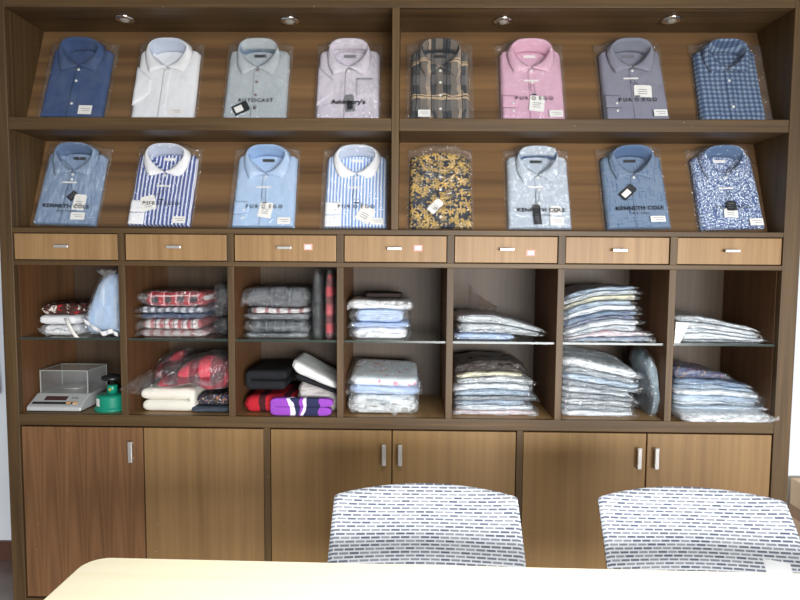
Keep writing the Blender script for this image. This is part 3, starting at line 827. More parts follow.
m_knit = F_('beige_grey_knit', (196, 190, 188), [('streak', 'x', 120, .45, .65, (150, 142, 142))], knit=220, wrinkle=.5)
m_bluestripe = F_('pale_blue_stripe_fold', (196, 214, 240), [('stripe', 'z', .008, .4, .2, (140, 168, 214), .8)])
m_ltblue = F_('light_blue_folded', (168, 190, 226), [('streak', 'x', 80, .5, .7, (206, 218, 238))])
m_dkbrown = F_('dark_brown_folded', (56, 46, 44))
m_whfloral = F_('white_pink_flower_print', (222, 230, 238), [('flower', 22, .22, (222, 128, 164)), ('flower', 15, .16, (228, 206, 150)), ('streak', 'x', 40, .55, .8, (190, 204, 222))])
m_greywhite = F_('grey_white_folded', (214, 220, 222), [('streak', 'x', 60, .48, .62, (120, 128, 134))])
pack = []
for nm, base, st in (('packet_white', (212, 218, 222), (128, 140, 150)), ('packet_pale_blue', (180, 198, 214), (96, 118, 148)), ('packet_grey', (160, 168, 174), (78, 84, 92)),
                     ('packet_cream', (232, 226, 196), (150, 150, 140)), ('packet_rose', (226, 216, 220), (176, 120, 128)), ('packet_mid_blue', (120, 146, 176), (58, 78, 110)),
                     ('packet_navy', (58, 70, 104), (150, 160, 186)), ('packet_bright_white', (236, 240, 244), (168, 180, 190)), ('packet_dark', (52, 48, 48), (110, 102, 100)), ('packet_speckle', (206, 212, 216), (60, 62, 70))):
    pack.append((nm, F_(nm, base, [('streak', 'x', 120, .48, .64, st), ('blot', 90, .58, st, .7), ('streak', 'x', 55, .55, .72, tuple(int(v * .72) for v in st))], wrinkle=.5)))
PK = dict((a[7:], b) for a, b in pack)
m_navyflo = F_('navy_flower_print', (48, 56, 96), [('flower', 40, .26, (214, 170, 110)), ('flower', 55, .24, (190, 110, 120)), ('blot', 90, .58, (150, 170, 210), .8)])

# --- cubby 1, glass shelf
G = 'things on the glass shelf under the first drawer'
def ribbon(root, org, zt):
    p = [at(66, 319, .030), at(69, 326, .026), at(73, 333, .020), at(77, 338, .014)]
    mb = MB(); vs = []
    for q in p: vs += [(q.x - .008 - org[0], q.y - org[1], q.z - org[2] + .002), (q.x + .008 - org[0], q.y - org[1], q.z - org[2] + .002)]
    mb.add(vs, [(2 * i, 2 * i + 1, 2 * i + 3, 2 * i + 2) for i in range(3)]).build('ribbon', M['white_paper'], root, smooth=True, solid=.001)['label'] = 'white ribbon hanging down'
stack(Z_GL, [
    dict(x=(37, 79), y=325, mat=m_white, name='bagged_shirt', film='film_milky', label='white bagged garment at the bottom of the pile on the first glass shelf', crumple=.002),
    dict(x=(36, 77), y=315, mat=m_white2, bag=False, cat='garment', label='white folded garment with hanging ribbon, between white bag and brown print', extra=ribbon),
    dict(x=(38, 80), y=304, mat=m_brown, bag=False, cat='garment', label='brown, red and white patterned folded garment on top of white ones', amp=.006)], G)


def puff(name, label, cat, group, x0, x1, y0, y1, z0, prof, mat, filmmat, lean=0.0, seed=1.0, amp=.004, neck=None):
    """upright soft bag: prof = [(height fraction, half-width factor, half-depth factor)]"""
    org = ((x0 + x1) / 2, (y0 + y1) / 2, z0)
    root = thing(name, label, cat, org, group)
    H = prof[-1][0]
    def shell(s, am):
        n = 36; rings = []
        P = interp(prof, 4)
        for h, a, b in P:
            for k in range(n):
                th = 2 * pi * k / n
                cx = math.copysign(abs(cos(th)) ** .6, cos(th)); sy = math.copysign(abs(sin(th)) ** .6, sin(th))
                x = cx * (x1 - x0) / 2 * a * s + lean * h; y = sy * (y1 - y0) / 2 * b * s
                z = h * (s if s < 1 else 1)
                q = (x * 30 + seed, y * 30, z * 22)
                f = am * noise.noise(q) + am * .5 * noise.noise((x * 70, y * 70 + seed, z * 60))
                lim = (x1 - x0) / 2
                rings.append((max(-lim + lean * 0 - .0, min(lim, x + cx * f)), y + sy * f, max(.0005, z + .5 * f * (h > .01))))
        m = len(P)
        fs = [(i * n + k, i * n + (k + 1) % n, (i + 1) * n + (k + 1) % n, (i + 1) * n + k) for i in range(m - 1) for k in range(n)]
        fs += [tuple(range(n))[::-1], tuple((m - 1) * n + k for k in range(n))]
        return MB().add(rings, fs)
    if mat: shell(.94, amp * .6).build('garment', mat, root, smooth=True)
    if filmmat: shell(1.0, amp).build('plastic_bag', filmmat, root, smooth=True)['label'] = 'clear plastic bag'
    return root


def blob(name, label, cat, group, px, py, Y0, Y1, mat, filmmat, dome=.5, seed=1.0, zmin=None, bagpx=None, amp=.005, xmax=9.0, xmin=-9.0):
    """soft bagged garment whose outline bulges: px/py corner pixels of the front outline (polygon), extruded as a rounded pillow"""
    pts = [at(x, y, (Y0 + Y1) / 2 - .06) for x, y in zip(px, py)]
    cx = sum(p.x for p in pts) / len(pts); cz = sum(p.z for p in pts) / len(pts); org = (cx, (Y0 + Y1) / 2, cz)
    root = thing(name, label, cat, org, group)
    def shell(pp, s, am, ext=1.0):
        # resample outline by smooth closed curve
        n0 = len(pp); ring = []
        for i in range(n0):
            p0, p1, p2, p3 = (Vector((pp[(i + k) % n0].x - cx, pp[(i + k) % n0].z - cz, 0)) for k in (-1, 0, 1, 2))
            for k in range(6):
                t_ = k / 6
                v = .5 * ((2 * p1) + (-p0 + p2) * t_ + (2 * p0 - 5 * p1 + 4 * p2 - p3) * t_ ** 2 + (-p0 + 3 * p1 - 3 * p2 + p3) * t_ ** 3)
                ring.append((v.x, v.y))
        vs = []; R = 12
        for d in range(R + 1):
            th = -pi / 2 + pi * d / R
            rr = abs(cos(th)) ** .45 if 0 < d < R else .12
            y = sin(th) * (Y1 - Y0) / 2 * ext
            for (x, z) in ring:
                X, Z = x * rr * s, z * rr * s
                f = am * noise.noise((X * 26 + seed, y * 26, Z * 26)) + am * .6 * noise.noise((X * 70, y * 50 + seed, Z * 60))
                l = math.hypot(X, Z) or 1
                X += X / l * f; Z += Z / l * f; yy = y + f
                if zmin is not None: Z = max(Z, zmin + .0008 - cz)
                X = max(min(X, xmax - cx), xmin - cx)
                vs.append((X, yy, Z))
        n = len(ring)
        fs = [(d * n + k, d * n + (k + 1) % n, (d + 1) * n + (k + 1) % n, (d + 1) * n + k) for d in range(R) for k in range(n)]
        fs += [tuple(range(n))[::-1], tuple(R * n + k for k in range(n))]
        return MB().add(vs, fs)
    if mat: shell(pts, .95, amp).build('garment', mat, root, smooth=True)
    if filmmat:
        bp = [at(x, y, (Y0 + Y1) / 2 - .06) for x, y in bagpx] if bagpx else pts
        shell(bp, 1.0, amp * .9).build('plastic_bag', filmmat, root, smooth=True)['label'] = 'clear plastic bag'
    return root


m_bluebag = F_('pale_blue_cloth', (158, 182, 212), [('streak', 'z', 50, .5, .75, (206, 216, 230))])
pb = blob('bagged_garment', 'pale blue garments in a tall tied clear bag leaning on the first divider', 'bag', G, [82, 83, 91, 99, 109, 117.5, 117.8, 117.5, 115, 98], [334, 313, 292, 276, 272, 280, 305, 325, 336.5, 336.5], .030, .17, m_bluebag, M['film_stiff'],
          seed=3, zmin=Z_GL, xmax=.3968, amp=.006, bagpx=[(80, 335), (82, 312), (90, 290), (98, 274), (109, 269), (118, 278), (118.3, 305), (118, 326), (116, 337), (98, 337)])
# gathered mouth of the bag and the white lace hem of the garments
_o = Vector(pb.location)
def mouth(a, b):
    q = at(108, 277, .09); th = a * 2 * pi; r = .012 + .020 * b + .004 * sin(th * 5)
    return (min(q.x + .006 - .014 * b + r * cos(th) * 1.1, .3960) - _o.x, q.y + r * sin(th) - _o.y, q.z - .004 + .030 * b + .005 * sin(th * 7) * b - _o.z)
MB().grid(40, 5, mouth).build('bag_mouth', M['film_milky'], pb, smooth=True)
lz = [at(x, y, .030) - _o for x, y in ((84, 321), (93, 328), (104, 335), (112, 332), (118, 336))]
def lace(a, b):
    i = min(int(a * 4), 3); p_ = lz[i].lerp(lz[i + 1], a * 4 - i); return (min(p_.x, .3965 - _o.x), p_.y - .004 * sin(a * 30) - .008 * b, max(p_.z - .004 + .018 * b, Z_GL + .001 - _o.z))
MB().grid(40, 4, lace).build('lace_trim', m_white2, pb, smooth=True, solid=.002)['label'] = 'white lace hem'

# --- cubby 2, glass shelf
G = 'bagged shirts on the glass shelf under the second drawer'
stack(Z_GL, [
    dict(x=(134, 206), y=330, mat=m_redgrey, label='faded red and grey shirt in bag, bottom of pile under the second drawer', inset=.010),
    dict(x=(135, 202), y=319, mat=m_redplaid2, label='red and white tartan shirt in bag, just above the bottom one, under second drawer'),
    dict(x=(133, 204), y=313.5, mat=m_navyf, label='dark navy shirt in bag, in the middle of the tartan pile under second drawer'),
    dict(x=(132, 206), y=307, mat=m_bwplaid, label='navy and white plaid shirt in bag, directly beneath the top red tartan shirt'),
    dict(x=(137, 206), y=291, mat=m_redplaid, label='thick red and black tartan shirt in bag, topmost under the second drawer', inset=.018)], G)
stack(Z_GL, [dict(x=(213, 227), y=318, mat=m_black, front=.10, label='black bagged garment low at the right behind the tartan pile', inset=.006, film='film', flaps=0),
             dict(x=(213, 228), y=283, mat=m_black, front=.13, film='film', label='tall black bagged garment at the right behind the tartan pile', inset=.008)], G)

# --- cubby 2, base shelf
G = 'winter garments on the base shelf of the second column'


def roll(name, label, cat, group, px0, px1, pyb, pyt, Y0, Y1, mat, zb=None, turns=1, seed=1.0, open_side=-1, slope=0.0):
    """garment folded over: a fat C-shaped fold seen end-on, extruded in depth"""
    a, b = at(px0, pyb, Y0), at(px1, pyt, Y0)
    zb = a.z if zb is None else zb
    W, H = b.x - a.x, b.z - zb; t_ = H / 2 * .96
    org = ((a.x + b.x) / 2, (Y0 + Y1) / 2, zb)
    root = thing(name, label, cat, org, group)
    cpts = []
    r = H / 4
    # centre line: lower leaf, round the bend, upper leaf
    for k in range(9): cpts.append((-open_side * 0 + (W / 2 - r) * (open_side + (-2 * open_side) * k / 8) * .97 + (.0 if open_side < 0 else 0), r))
    bx = cpts[-1][0]
    for k in range(1, 8):
        th = -pi / 2 + pi * k / 8
        cpts.append((bx - open_side * r * cos(th) * .95, 2 * r + r * sin(th)))
    for k in range(9): cpts.append((bx + open_side * (bx * open_side * -2 + .008) * -1 * k / 8 if False else bx + (open_side) * (2 * abs(bx) + .006) * k / 8, 3 * r))
    n = 12; m = len(cpts); dn = 10; vs = []
    for d in range(dn + 1):
        y = Y0 + (Y1 - Y0) * d / dn - org[1]
        outl = []
        for i, (x, z) in enumerate(cpts):
            p0, p1 = cpts[max(i - 1, 0)], cpts[min(i + 1, m - 1)]
            tx, tz = p1[0] - p0[0], p1[1] - p0[1]; l = math.hypot(tx, tz) or 1
            nx_, nz_ = -tz / l, tx / l
            hh = r * .97 * (.8 if i in (0, m - 1) else 1)
            wv = .10 * r * noise.noise((x * 30, d * .7, seed + i * .2))
            outl.append(((x + nx_ * hh, z + nz_ * hh + wv), (x - nx_ * hh, z - nz_ * hh + wv * .5)))
        ring = [o[0] for o in outl] + [o[1] for o in outl[::-1]]
        for (x, z) in ring:
            zz = max(z, .0008) + slope * (x + W / 2)
            vs.append((max(-W / 2, min(W / 2, x)), y + .006 * noise.noise((x * 20, zz * 40, seed)), zz))
    q = 2 * m
    fs = [(d * q + k, d * q + (k + 1) % q, (d + 1) * q + (k + 1) % q, (d + 1) * q + k) for d in range(dn) for k in range(q)]
    for d in (0, dn):
        fs += [(d * q + i, d * q + i + 1, d * q + q - 2 - i, d * q + q - 1 - i) for i in range(m - 1)]
    MB().add(vs, fs).build('garment', mat, root, smooth=True, sub=1)
    return root


roll('folded_fleece', 'cream white fleece folded over, under the red check fleece bag', 'garment', G, 135, 194, 413, 389, .05, .30, m_fleece, zb=Z_BT + .001, seed=2)
stack(Z_BT, [
    dict(x=(189, 229), y=407, mat=m_scarf, bag=False, cat='scarf', name='folded_scarf', back=.28, label='slate grey folded scarf on the base shelf beside the cream fleece'),
    dict(x=(196, 229), y=395, mat=m_scarf2, bag=False, cat='garment', back=.28, front=.06, label='small folded cloth with mixed speckled pattern on the slate scarf', amp=.005)], G)


blob('bagged_fleece', 'red and black check fleece in clear bag, behind the larger check fleece', 'garment', G, [142, 150, 165, 182, 186, 165], [388, 370, 356, 352, 375, 388], .24, .37, m_buff, M['film_mid'],
     seed=4, zmin=at(160, 388.5, .05).z, xmax=.8068, xmin=.4240, bagpx=[(138, 389), (150, 366), (166, 353), (186, 350), (188, 378), (165, 389)])
_bf = blob('bagged_fleece', 'larger red and black check fleece in clear bag, lying over the cream fleece', 'garment', G, [150, 172, 192, 212, 228, 228, 210, 192, 170], [386, 370, 359, 356, 364, 392, 391, 384, 388], .03, .225, m_buff, M['film_mid'],
     seed=9, zmin=at(160, 388.5, .05).z, xmax=.8068, xmin=.4240, bagpx=[(126, 389), (150, 372), (174, 362), (196, 355), (214, 353), (229, 360), (229, 395), (206, 394), (190, 386), (165, 390), (140, 391)])

def tail(a, b):
    # gathered empty end of the bag hanging out past the divider's front edge
    p0 = at(153, 381, .030); p1 = at(121, 389, -.016)
    q = p0.lerp(p1, a); wd = .085 * (1 - a) ** .9 + .008
    y = q.y - .034 * sin(pi * min(1, a * 1.1)) * .9 - .012 * sin(pi * b)
    return (q.x - _bf.location.x, y + .010 * noise.noise((a * 5, b * 4, 3)) - _bf.location.y, q.z + (b - .5) * wd + .006 * noise.noise((a * 7, b * 6, 9)) - _bf.location.z)
MB().grid(20, 14, tail).build('bag_tail', M['film_stiff'], _bf, smooth=True)['label'] = 'crumpled empty end of the bag'

# --- cubby 3, glass shelf
G = 'bagged shirts on the glass shelf under the third drawer'
stack(Z_GL, [
    dict(x=(242, 308), y=333, mat=m_greythin, label='thin mid grey shirt in bag, bottom of the pile under third drawer', inset=.008),
    dict(x=(243, 309), y=320, mat=m_window, label='charcoal windowpane check shirt in bag, second from bottom under third drawer', inset=.016),
    dict(x=(243, 309), y=314, mat=m_greythin, label='grey shirt in bag, between the windowpane and red striped shirts under third drawer', inset=.010),
    dict(x=(246, 310), y=308, mat=m_redwhite, label='red and white striped shirt in bag, second from the top under third drawer', inset=.010),
    dict(x=(240, 309), y=287, mat=m_greyplaid, label='thick grey plaid shirt in bag, topmost under the third drawer', inset=.012)], G)
for (a_, b_, yt, m_, lb, fl) in ((310, 323, 269, m_black, 'dark charcoal bagged garment standing on edge beside grey plaid pile', 'film'),
                                 (323, 334, 271, m_buff_fold, 'red and black checked garment standing on edge in bag, under third drawer', 'film_stiff'),
                                 (334.5, 338, 280, m_black, 'narrow black garment standing on edge against the third divider', 'film')):
    xa, xb = at(a_, 330, .04).x, at(b_, 330, .04).x
    zt0 = at(a_, yt, .04).z - Z_GL
    puff('bagged_garment', lb, 'garment', G, xa, min(xb, 1.216), .04, .30, Z_GL, [(0, .7, .9), (.012, .95, 1), (zt0 * .4, 1, 1), (zt0 * .75, .95, 1), (zt0 * .93, .8, .96), (zt0, .35, .9)], m_, M[fl], seed=a_, amp=.003)

# --- cubby 3, base shelf
G = 'folded garments on the base shelf of the third column'
stack(Z_BT, [dict(x=(243, 295), y=398, mat=m_red, bag=False, cat='garment', back=.31, label='red and black folded garment under the black fleece', ridge=3, amp=.006)], G,
      prof=lambda x, y: 1.0 + .12 * sin((x - .84) * 12))
roll('folded_fleece', 'black folded fleece lying on the red garment', 'garment', G, 245, 291, 398, 371, .06, .30, m_black, zb=at(270, 392, .05).z + .003, seed=5, open_side=1)
roll('folded_scarf', 'purple, navy and white striped knit folded at the shelf front', 'garment', G, 270, 337, 414, 399, -.0 + .012, .034 + .006, m_purple, zb=Z_BT + .001, seed=6, open_side=1)
m_wf = F_('white_fold_outer', (232, 234, 232)); x_k = at(292, 380, .065).x
stack(Z_BT, [
    dict(x=(297, 338), y=380, mat=m_knit, bag=False, cat='garment', front=.065, back=.30, name='folded_knit', ridge=4, amp=.0015, label='beige grey knitted garment folded under the white one, third column base shelf'),
    dict(x=(294, 338), y=374, mat=m_black, bag=False, amp=.001, cat='garment', front=.06, back=.30, label='thin black garment between the beige knit and the white one'),
    dict(x=(291, 338), y=361, mat=m_wf, bag=False, cat='garment', front=.055, back=.30, name='folded_fleece', amp=.001, label='white folded garment sloping down to right, topmost in third column')], G,
    prof=lambda x, y: 1.04 - .48 * max(0, (x - x_k) / .18))

# --- cubby 4, glass shelf
G = 'bagged shirts on the glass shelf under the fourth drawer'
stack(Z_GL, [
    dict(x=(348, 411), y=328, mat=m_white, label='white shirt in bag at the bottom of the pile under fourth drawer', inset=.016),
    dict(x=(347, 411), y=323, mat=m_ltblue, label='thin light blue shirt in bag, above the bottom white shirt', inset=.010),
    dict(x=(348, 410), y=310, mat=m_bluestripe, label='pale blue striped shirt in bag, below the top white shirt under fourth drawer', inset=.024),
    dict(x=(346, 413), y=300, mat=m_white, label='white shirt in bag near the top of pile under fourth drawer', inset=.006, film='film_milky')], G, depth=(.04, .30))
stack(at(380, 300, .04).z, [dict(x=(364, 402), y=293, mat=m_dkbrown, bag=False, front=.14, back=.30, cat='garment', label='dark brown folded cloth on top of the white shirt, under fourth drawer', amp=.006)], G)
# --- cubby 4, base shelf
G = 'bagged shirts on the base shelf of the fourth column'
stack(Z_BT, [
    dict(x=(347, 419), y=396, mat=m_greywhite, label='grey and white shirt in bag at the bottom of base shelf pile, fourth column', film='film_milky'),
    dict(x=(345, 423), y=388, mat=m_ltblue, label='light blue shirt in bag, middle of base shelf pile, fourth column'),
    dict(x=(346, 421), y=379, mat=m_whfloral, label='white shirt with pink flowers in bag, topmost on fourth column base shelf', film='film')], G, depth=(.035, .32), prof=lambda x, y: 1 + .25 * (y - .035) / .28 - .25 * (x - 1.39))

# --- cubby 5, glass shelf
G = 'bagged shirts on the glass shelf under the fifth drawer'
stack(Z_GL, [
    dict(x=(453, 517), y=334, mat=m_ltblue, label='pale blue shirt packet lying flat on glass shelf, bottom one under fifth drawer', inset=.006),
    dict(x=(456, 545), y=324, mat=PK['speckle'], label='crumpled black and white speckled shirt packet, middle one under fifth drawer', crumple=.008),
    dict(x=(455, 548), y=315, mat=PK['white'], label='crumpled white shirt packet on top under fifth drawer', crumple=.008)], G,
    prof=lambda x, y: 1 - .55 * max(0, (x - 1.80) / .2) ** 1.3)
def scrap(a, b):
    x = at(468, 320, .16).x + .11 * a; z = at(470, 312, .05).z + .004 - .006 * a + (.085 * (1 - a) ** 1.5 + .02) * b + .010 * noise.noise((a * 6, b * 5, 2)); y = .16 + .05 * sin(a * 5) * b + .02 * noise.noise((a * 9, b * 7, 8))
    return (x, y, z)
sc_ = MB().grid(20, 10, scrap).build('plastic_film', M['film_smoke'], None, smooth=True)
tag(sc_, 'loose smoky transparent plastic film standing up behind the packets under fifth drawer', 'plastic bag', G)


def pile(zbase, spec, group, prefix, prof, depth=(.045, .33), profz=None):
    stack(zbase, [dict(x=(x0, x1 + random.uniform(-7, 4)), y=y, mat=PK[m], label=lb, flaps=2, inset=.009, crumple=.006, film=f, front=depth[0] + fr + random.uniform(-.012, .010), pinch=.35) for x0, x1, y, m, f, lb, fr in spec], group, depth, prof, profz)


G = 'shirt packets on the base shelf of the fifth column'
S5 = 'in the base pile under fifth drawer'
pile(Z_BT, [
    (452, 536, 411, 'rose', 'film_milky', 'whitish rose shirt packet at the bottom ' + S5, 0),
    (454, 541, 406, 'white', 'film_stiff', 'white packet second from the bottom ' + S5, -.01),
    (453, 534, 401, 'pale_blue', 'film_stiff', 'pale blue packet third from the bottom ' + S5, 0),
    (454, 539, 397, 'grey', 'film_stiff', 'grey packet in the middle ' + S5, -.006),
    (453, 536, 392, 'pale_blue', 'film_stiff', 'blue-white packet just below the bright white one ' + S5, .0),
    (452, 533, 386, 'bright_white', 'film_milky', 'bright white packet ' + S5, 0),
    (455, 538, 379, 'speckle', 'film_stiff', 'white and dark speckled packet with cream patch ' + S5, .006),
    (454, 530, 374, 'cream', 'film_stiff', 'cream and grey packet beneath the dark one ' + S5, .012),
    (454, 526, 363, 'dark', 'film_smoke', 'dark brown packet on top ' + S5, .02)], G, '', lambda x, y: 1 + .10 * sin(min(1, max(0, (x - 1.655) / .33)) * pi) - .05)

G = 'shirt packets on the glass shelf under the sixth drawer'
S6 = 'in the tall pile under sixth drawer'
HF = at(600, 284, .045).z - Z_GL
def fan(h, x, y):
    # packets fan out and droop at the left end of the tall pile
    d = max(0.0, min(1.0, (2.25 - x) / .18)); t_ = h / HF
    return h * (.97 - .20 * d ** 1.8) - .050 * d ** 1.4 * 3.2 * t_ * (1 - t_) * (1.25 - t_)
pile(Z_GL, [
    (563, 653, 337, 'mid_blue', 'film_milky', 'blue patterned packet at the bottom ' + S6, 0),
    (562, 656, 331, 'rose', 'film_milky', 'rosy white packet second from the bottom ' + S6, 0),
    (563, 649, 325, 'white', 'film_stiff', 'white packet third from the bottom ' + S6, 0),
    (562, 650, 319, 'bright_white', 'film_stiff', 'bright white packet fourth from the bottom ' + S6, 0),
    (563, 646, 314.5, 'navy', 'film_stiff', 'dark navy packet in the lower middle ' + S6, .004),
    (562, 648, 310, 'mid_blue', 'film_stiff', 'mid blue packet in the middle ' + S6, 0),
    (562, 644, 304, 'bright_white', 'film_stiff', 'thick white packet in the upper middle ' + S6, 0),
    (563, 643, 299, 'pale_blue', 'film_stiff', 'pale blue packet fourth from the top ' + S6, 0),
    (563, 642, 294, 'cream', 'film_stiff', 'cream packet third from the top ' + S6, 0),
    (562, 641, 289, 'white', 'film_stiff', 'grey-white packet second from the top ' + S6, .0),
    (563, 644, 284, 'pale_blue', 'film_stiff', 'light blue packet on top ' + S6, 0)], G, '',
    None, profz=fan)

G = 'shirt packets on the base shelf of the sixth column'
S6 = 'in the base pile under sixth drawer'
pile(Z_BT, [
    (561, 640, 412, 'bright_white', 'film_stiff', 'white packet at the bottom ' + S6, 0),
    (560, 638, 406, 'grey', 'film_stiff', 'light grey packet second from the bottom ' + S6, -.006),
    (561, 637, 400, 'speckle', 'film_stiff', 'speckled black and white packet third from the bottom ' + S6, 0),
    (561, 640, 395, 'grey', 'film_stiff', 'grey packet fourth from the bottom ' + S6, 0),
    (561, 641, 389, 'white', 'film_stiff', 'grey-white packet in the middle ' + S6, 0),
    (561, 642, 383, 'grey', 'film_stiff', 'sagging grey packet fourth from the top ' + S6, 0),
    (561, 643, 377, 'pale_blue', 'film_stiff', 'sagging bluish packet third from the top ' + S6, 0),
    (561, 643, 371, 'grey', 'film_stiff', 'sagging grey packet right under the white ones ' + S6, 0),
    (561, 643, 362, 'bright_white', 'film_milky', 'sagging white packet on top ' + S6, 0)], G, '',
    lambda x, y: 1.06 - .32 * max(0, (x - 2.12) / .30) ** 1.1 + .12 * (y - .045) / .28)
blob('bagged_garment', 'grey-blue garment in a clear bag standing upright at the right of sixth column', 'bag', G, [649, 649, 644, 642, 647, 654, 658, 659.5, 658], [418, 396, 376, 361, 352, 360, 381, 402, 418], .045, .25,
     F_('grey_blue_garment', (112, 128, 138), [('streak', 'z', 40, .5, .75, (168, 180, 186)), ('blot', 30, .55, (150, 164, 172), .6)]), M['film_stiff'], seed=6, amp=.017, zmin=Z_BT, xmax=2.4460,
     bagpx=[(648, 419), (648, 396), (642.5, 376), (640, 359), (647, 349.5), (655, 358), (660, 381), (661, 402), (659, 419)])

G = 'shirt packets on the glass shelf under the seventh drawer'
S7 = 'in the glass shelf pile under last drawer'
pile(Z_GL, [
    (678, 775, 339.5, 'grey', 'film_stiff', 'silvery grey packet at the bottom ' + S7, 0),
    (678, 772, 334, 'bright_white', 'film_stiff', 'white packet second from the bottom ' + S7, 0),
    (677, 770, 329, 'white', 'film_stiff', 'grey-white packet third from the bottom ' + S7, 0),
    (676, 766, 323.5, 'bright_white', 'film_milky', 'white packet second from the top ' + S7, 0),
    (675, 758, 317, 'white', 'film_milky', 'white packet on top ' + S7, .0)], G, '', lambda x, y: 1.02 - .62 * max(0, (x - 2.60) / .26) ** 1.0 + .10 * (y - .045) / .28)
p = [at(674, 346, .030), at(680, 343, .024), at(690, 323, .024), at(676, 322, .030)]
cd_ = MB().add([(q.x, q.y, q.z) for q in p] + [(q.x, q.y + .0015, q.z) for q in p], [(0, 1, 2, 3), (7, 6, 5, 4), (0, 4, 5, 1), (1, 5, 6, 2), (2, 6, 7, 3), (3, 7, 4, 0)]).build('paper_card', M['white_paper'])
tag(cd_, 'white card leaning against the pile on the glass shelf under last drawer', 'card')

G = 'shirt packets on the base shelf of the seventh column'
S7 = 'in the base pile under last drawer'
stack(Z_BT, [dict(x=(682, 779), y=415, mat=PK['bright_white'], front=-.035, back=.29, film='film_milky', crumple=.004, inset=.012, label='white packet jutting out over the front edge, bottom ' + S7)], G)
_zb = at(730, 416, -.035).z + .0015
pile(_zb, [
    (675, 770, 407, 'pale_blue', 'film_milky', 'light blue packet resting on the jutting white one ' + S7, 0),
    (674, 769, 402, 'white', 'film_stiff', 'white packet third from the bottom ' + S7, 0),
    (674, 766, 396.5, 'pale_blue', 'film_stiff', 'bluish packet in the middle ' + S7, 0),
    (675, 767, 391.5, 'bright_white', 'film_stiff', 'bright white packet in the upper middle ' + S7, 0),
    (674, 762, 386.5, 'pale_blue', 'film_stiff', 'pale blue packet beneath the navy ones ' + S7, 0),
    (675, 752, 381, 'mid_blue', 'film_stiff', 'mid blue packet beneath the flower print ' + S7, 0)], G, '', lambda x, y: 1.04 - .30 * max(0, (x - 2.66) / .2) ** 1.2)
stack(at(710, 380, .05).z + .002, [dict(x=(674, 733), y=367, mat=m_navyflo, front=.05, back=.31, inset=.008, label='navy flower printed packet on top ' + S7)], G, prof=lambda x, y: 1.05 - .62 * max(0, (x - 2.49) / .22) ** 1.2)
# ------------------------------------------------------------------ weighing scale
sx0, sx1 = at(27, 411, .03).x, at(80, 411, .03).x
SCW = .235
sc = thing('weighing_scale', 'silver digital precision scale with clear draught shield on the base shelf', 'scale', (.117, .03, Z_BT))
silverp = plain('silver_plastic', (196, 198, 198), .4, .5, .15)
hw_ = .106
# side profile (y, z): low sloping panel at the front, flat deck behind
prof = [(0, .004), (0, .018), (.006, .023), (.066, .055), (.074, .058), (.255, .058), (.262, .052), (.262, .004)]
MB().prism(prof, 2 * hw_, lambda u, v, w_: (w_ - hw_, u, v)).build('housing', silverp, sc, bevel=.004)
MB().prism([(-.100, .004), (.100, .004), (.100, .256), (-.100, .256)], .004).build('foot_plate', M['plastic_black'], sc)
sl_ang = math.atan2(.032, .060)
def on_panel(u, d, wd, dp, name, mat, thick=.0015):
    o = MB().box(-wd / 2, wd / 2, -dp / 2, dp / 2, 0, thick).build(name, mat, sc, bevel=.0006)
    o.location = (u, .006 + cos(sl_ang) * d, .023 + sin(sl_ang) * d + .0002); o.rotation_euler = (sl_ang, 0, 0); return o
on_panel(-.014, .044, .088, .024, 'display', plain('display_red', (78, 52, 52), .15), .001)['label'] = 'dark red display window'
on_panel(-.014, .016, .160, .012, 'keypad', plain('keypad_black', (40, 44, 48), .4))
for u in (.048, .074): on_panel(u, .017, .018, .010, 'key', plain('orange_key', (232, 176, 120), .5), .0032)['label'] = 'pale orange key'
for u, d, w__ in ((.058, .050, .026), (.052, .043, .010), (.068, .043, .012)): on_panel(u, d, w__, .004, 'printed_mark', M['grey_ink'], .0006)
MB().lathe([(.012, .058), (.012, .064), (.052, .066), (.055, .069), (.053, .070), (.0, .0692)], 32, 'z', (0, .160, 0)).build('pan', M['silver'], sc, smooth=True)
bx0, bx1, by0, by1, bz0, bz1 = -.096, .096, .076, .228, .0585, .146
sh = MB()
for (a_, b_, c_, d_, e_, f_) in ((bx0, bx1, by0, by0 + .003, bz0, bz1), (bx0, bx1, by1 - .003, by1, bz0, bz1), (bx0, bx0 + .003, by0 + .003, by1 - .003, bz0, bz1), (bx1 - .003, bx1, by0 + .003, by1 - .003, bz0, bz1), (bx0, bx1, by0, by1, bz1, bz1 + .003)):
    sh.box(a_, b_, c_, d_, e_, f_)
sho = sh.build('draught_shield', M['acrylic'], sc)
sho['label'] = 'clear acrylic draught shield'
eg = MB()
for x in (bx0, bx1 - .003):
    for y in (by0, by1 - .003): eg.box(x - .0004, x + .0034, y - .0004, y + .0034, bz0, bz1)
for y in (by0, by1 - .003): eg.box(bx0, bx1, y - .0006, y + .0036, bz1 + .0005, bz1 + .0036)
for x in (bx0, bx1 - .003): eg.box(x - .0006, x + .0036, by0, by1, bz1 + .0005, bz1 + .0036)
eg.build('shield_edge', M['acrylic_edge'], sho)

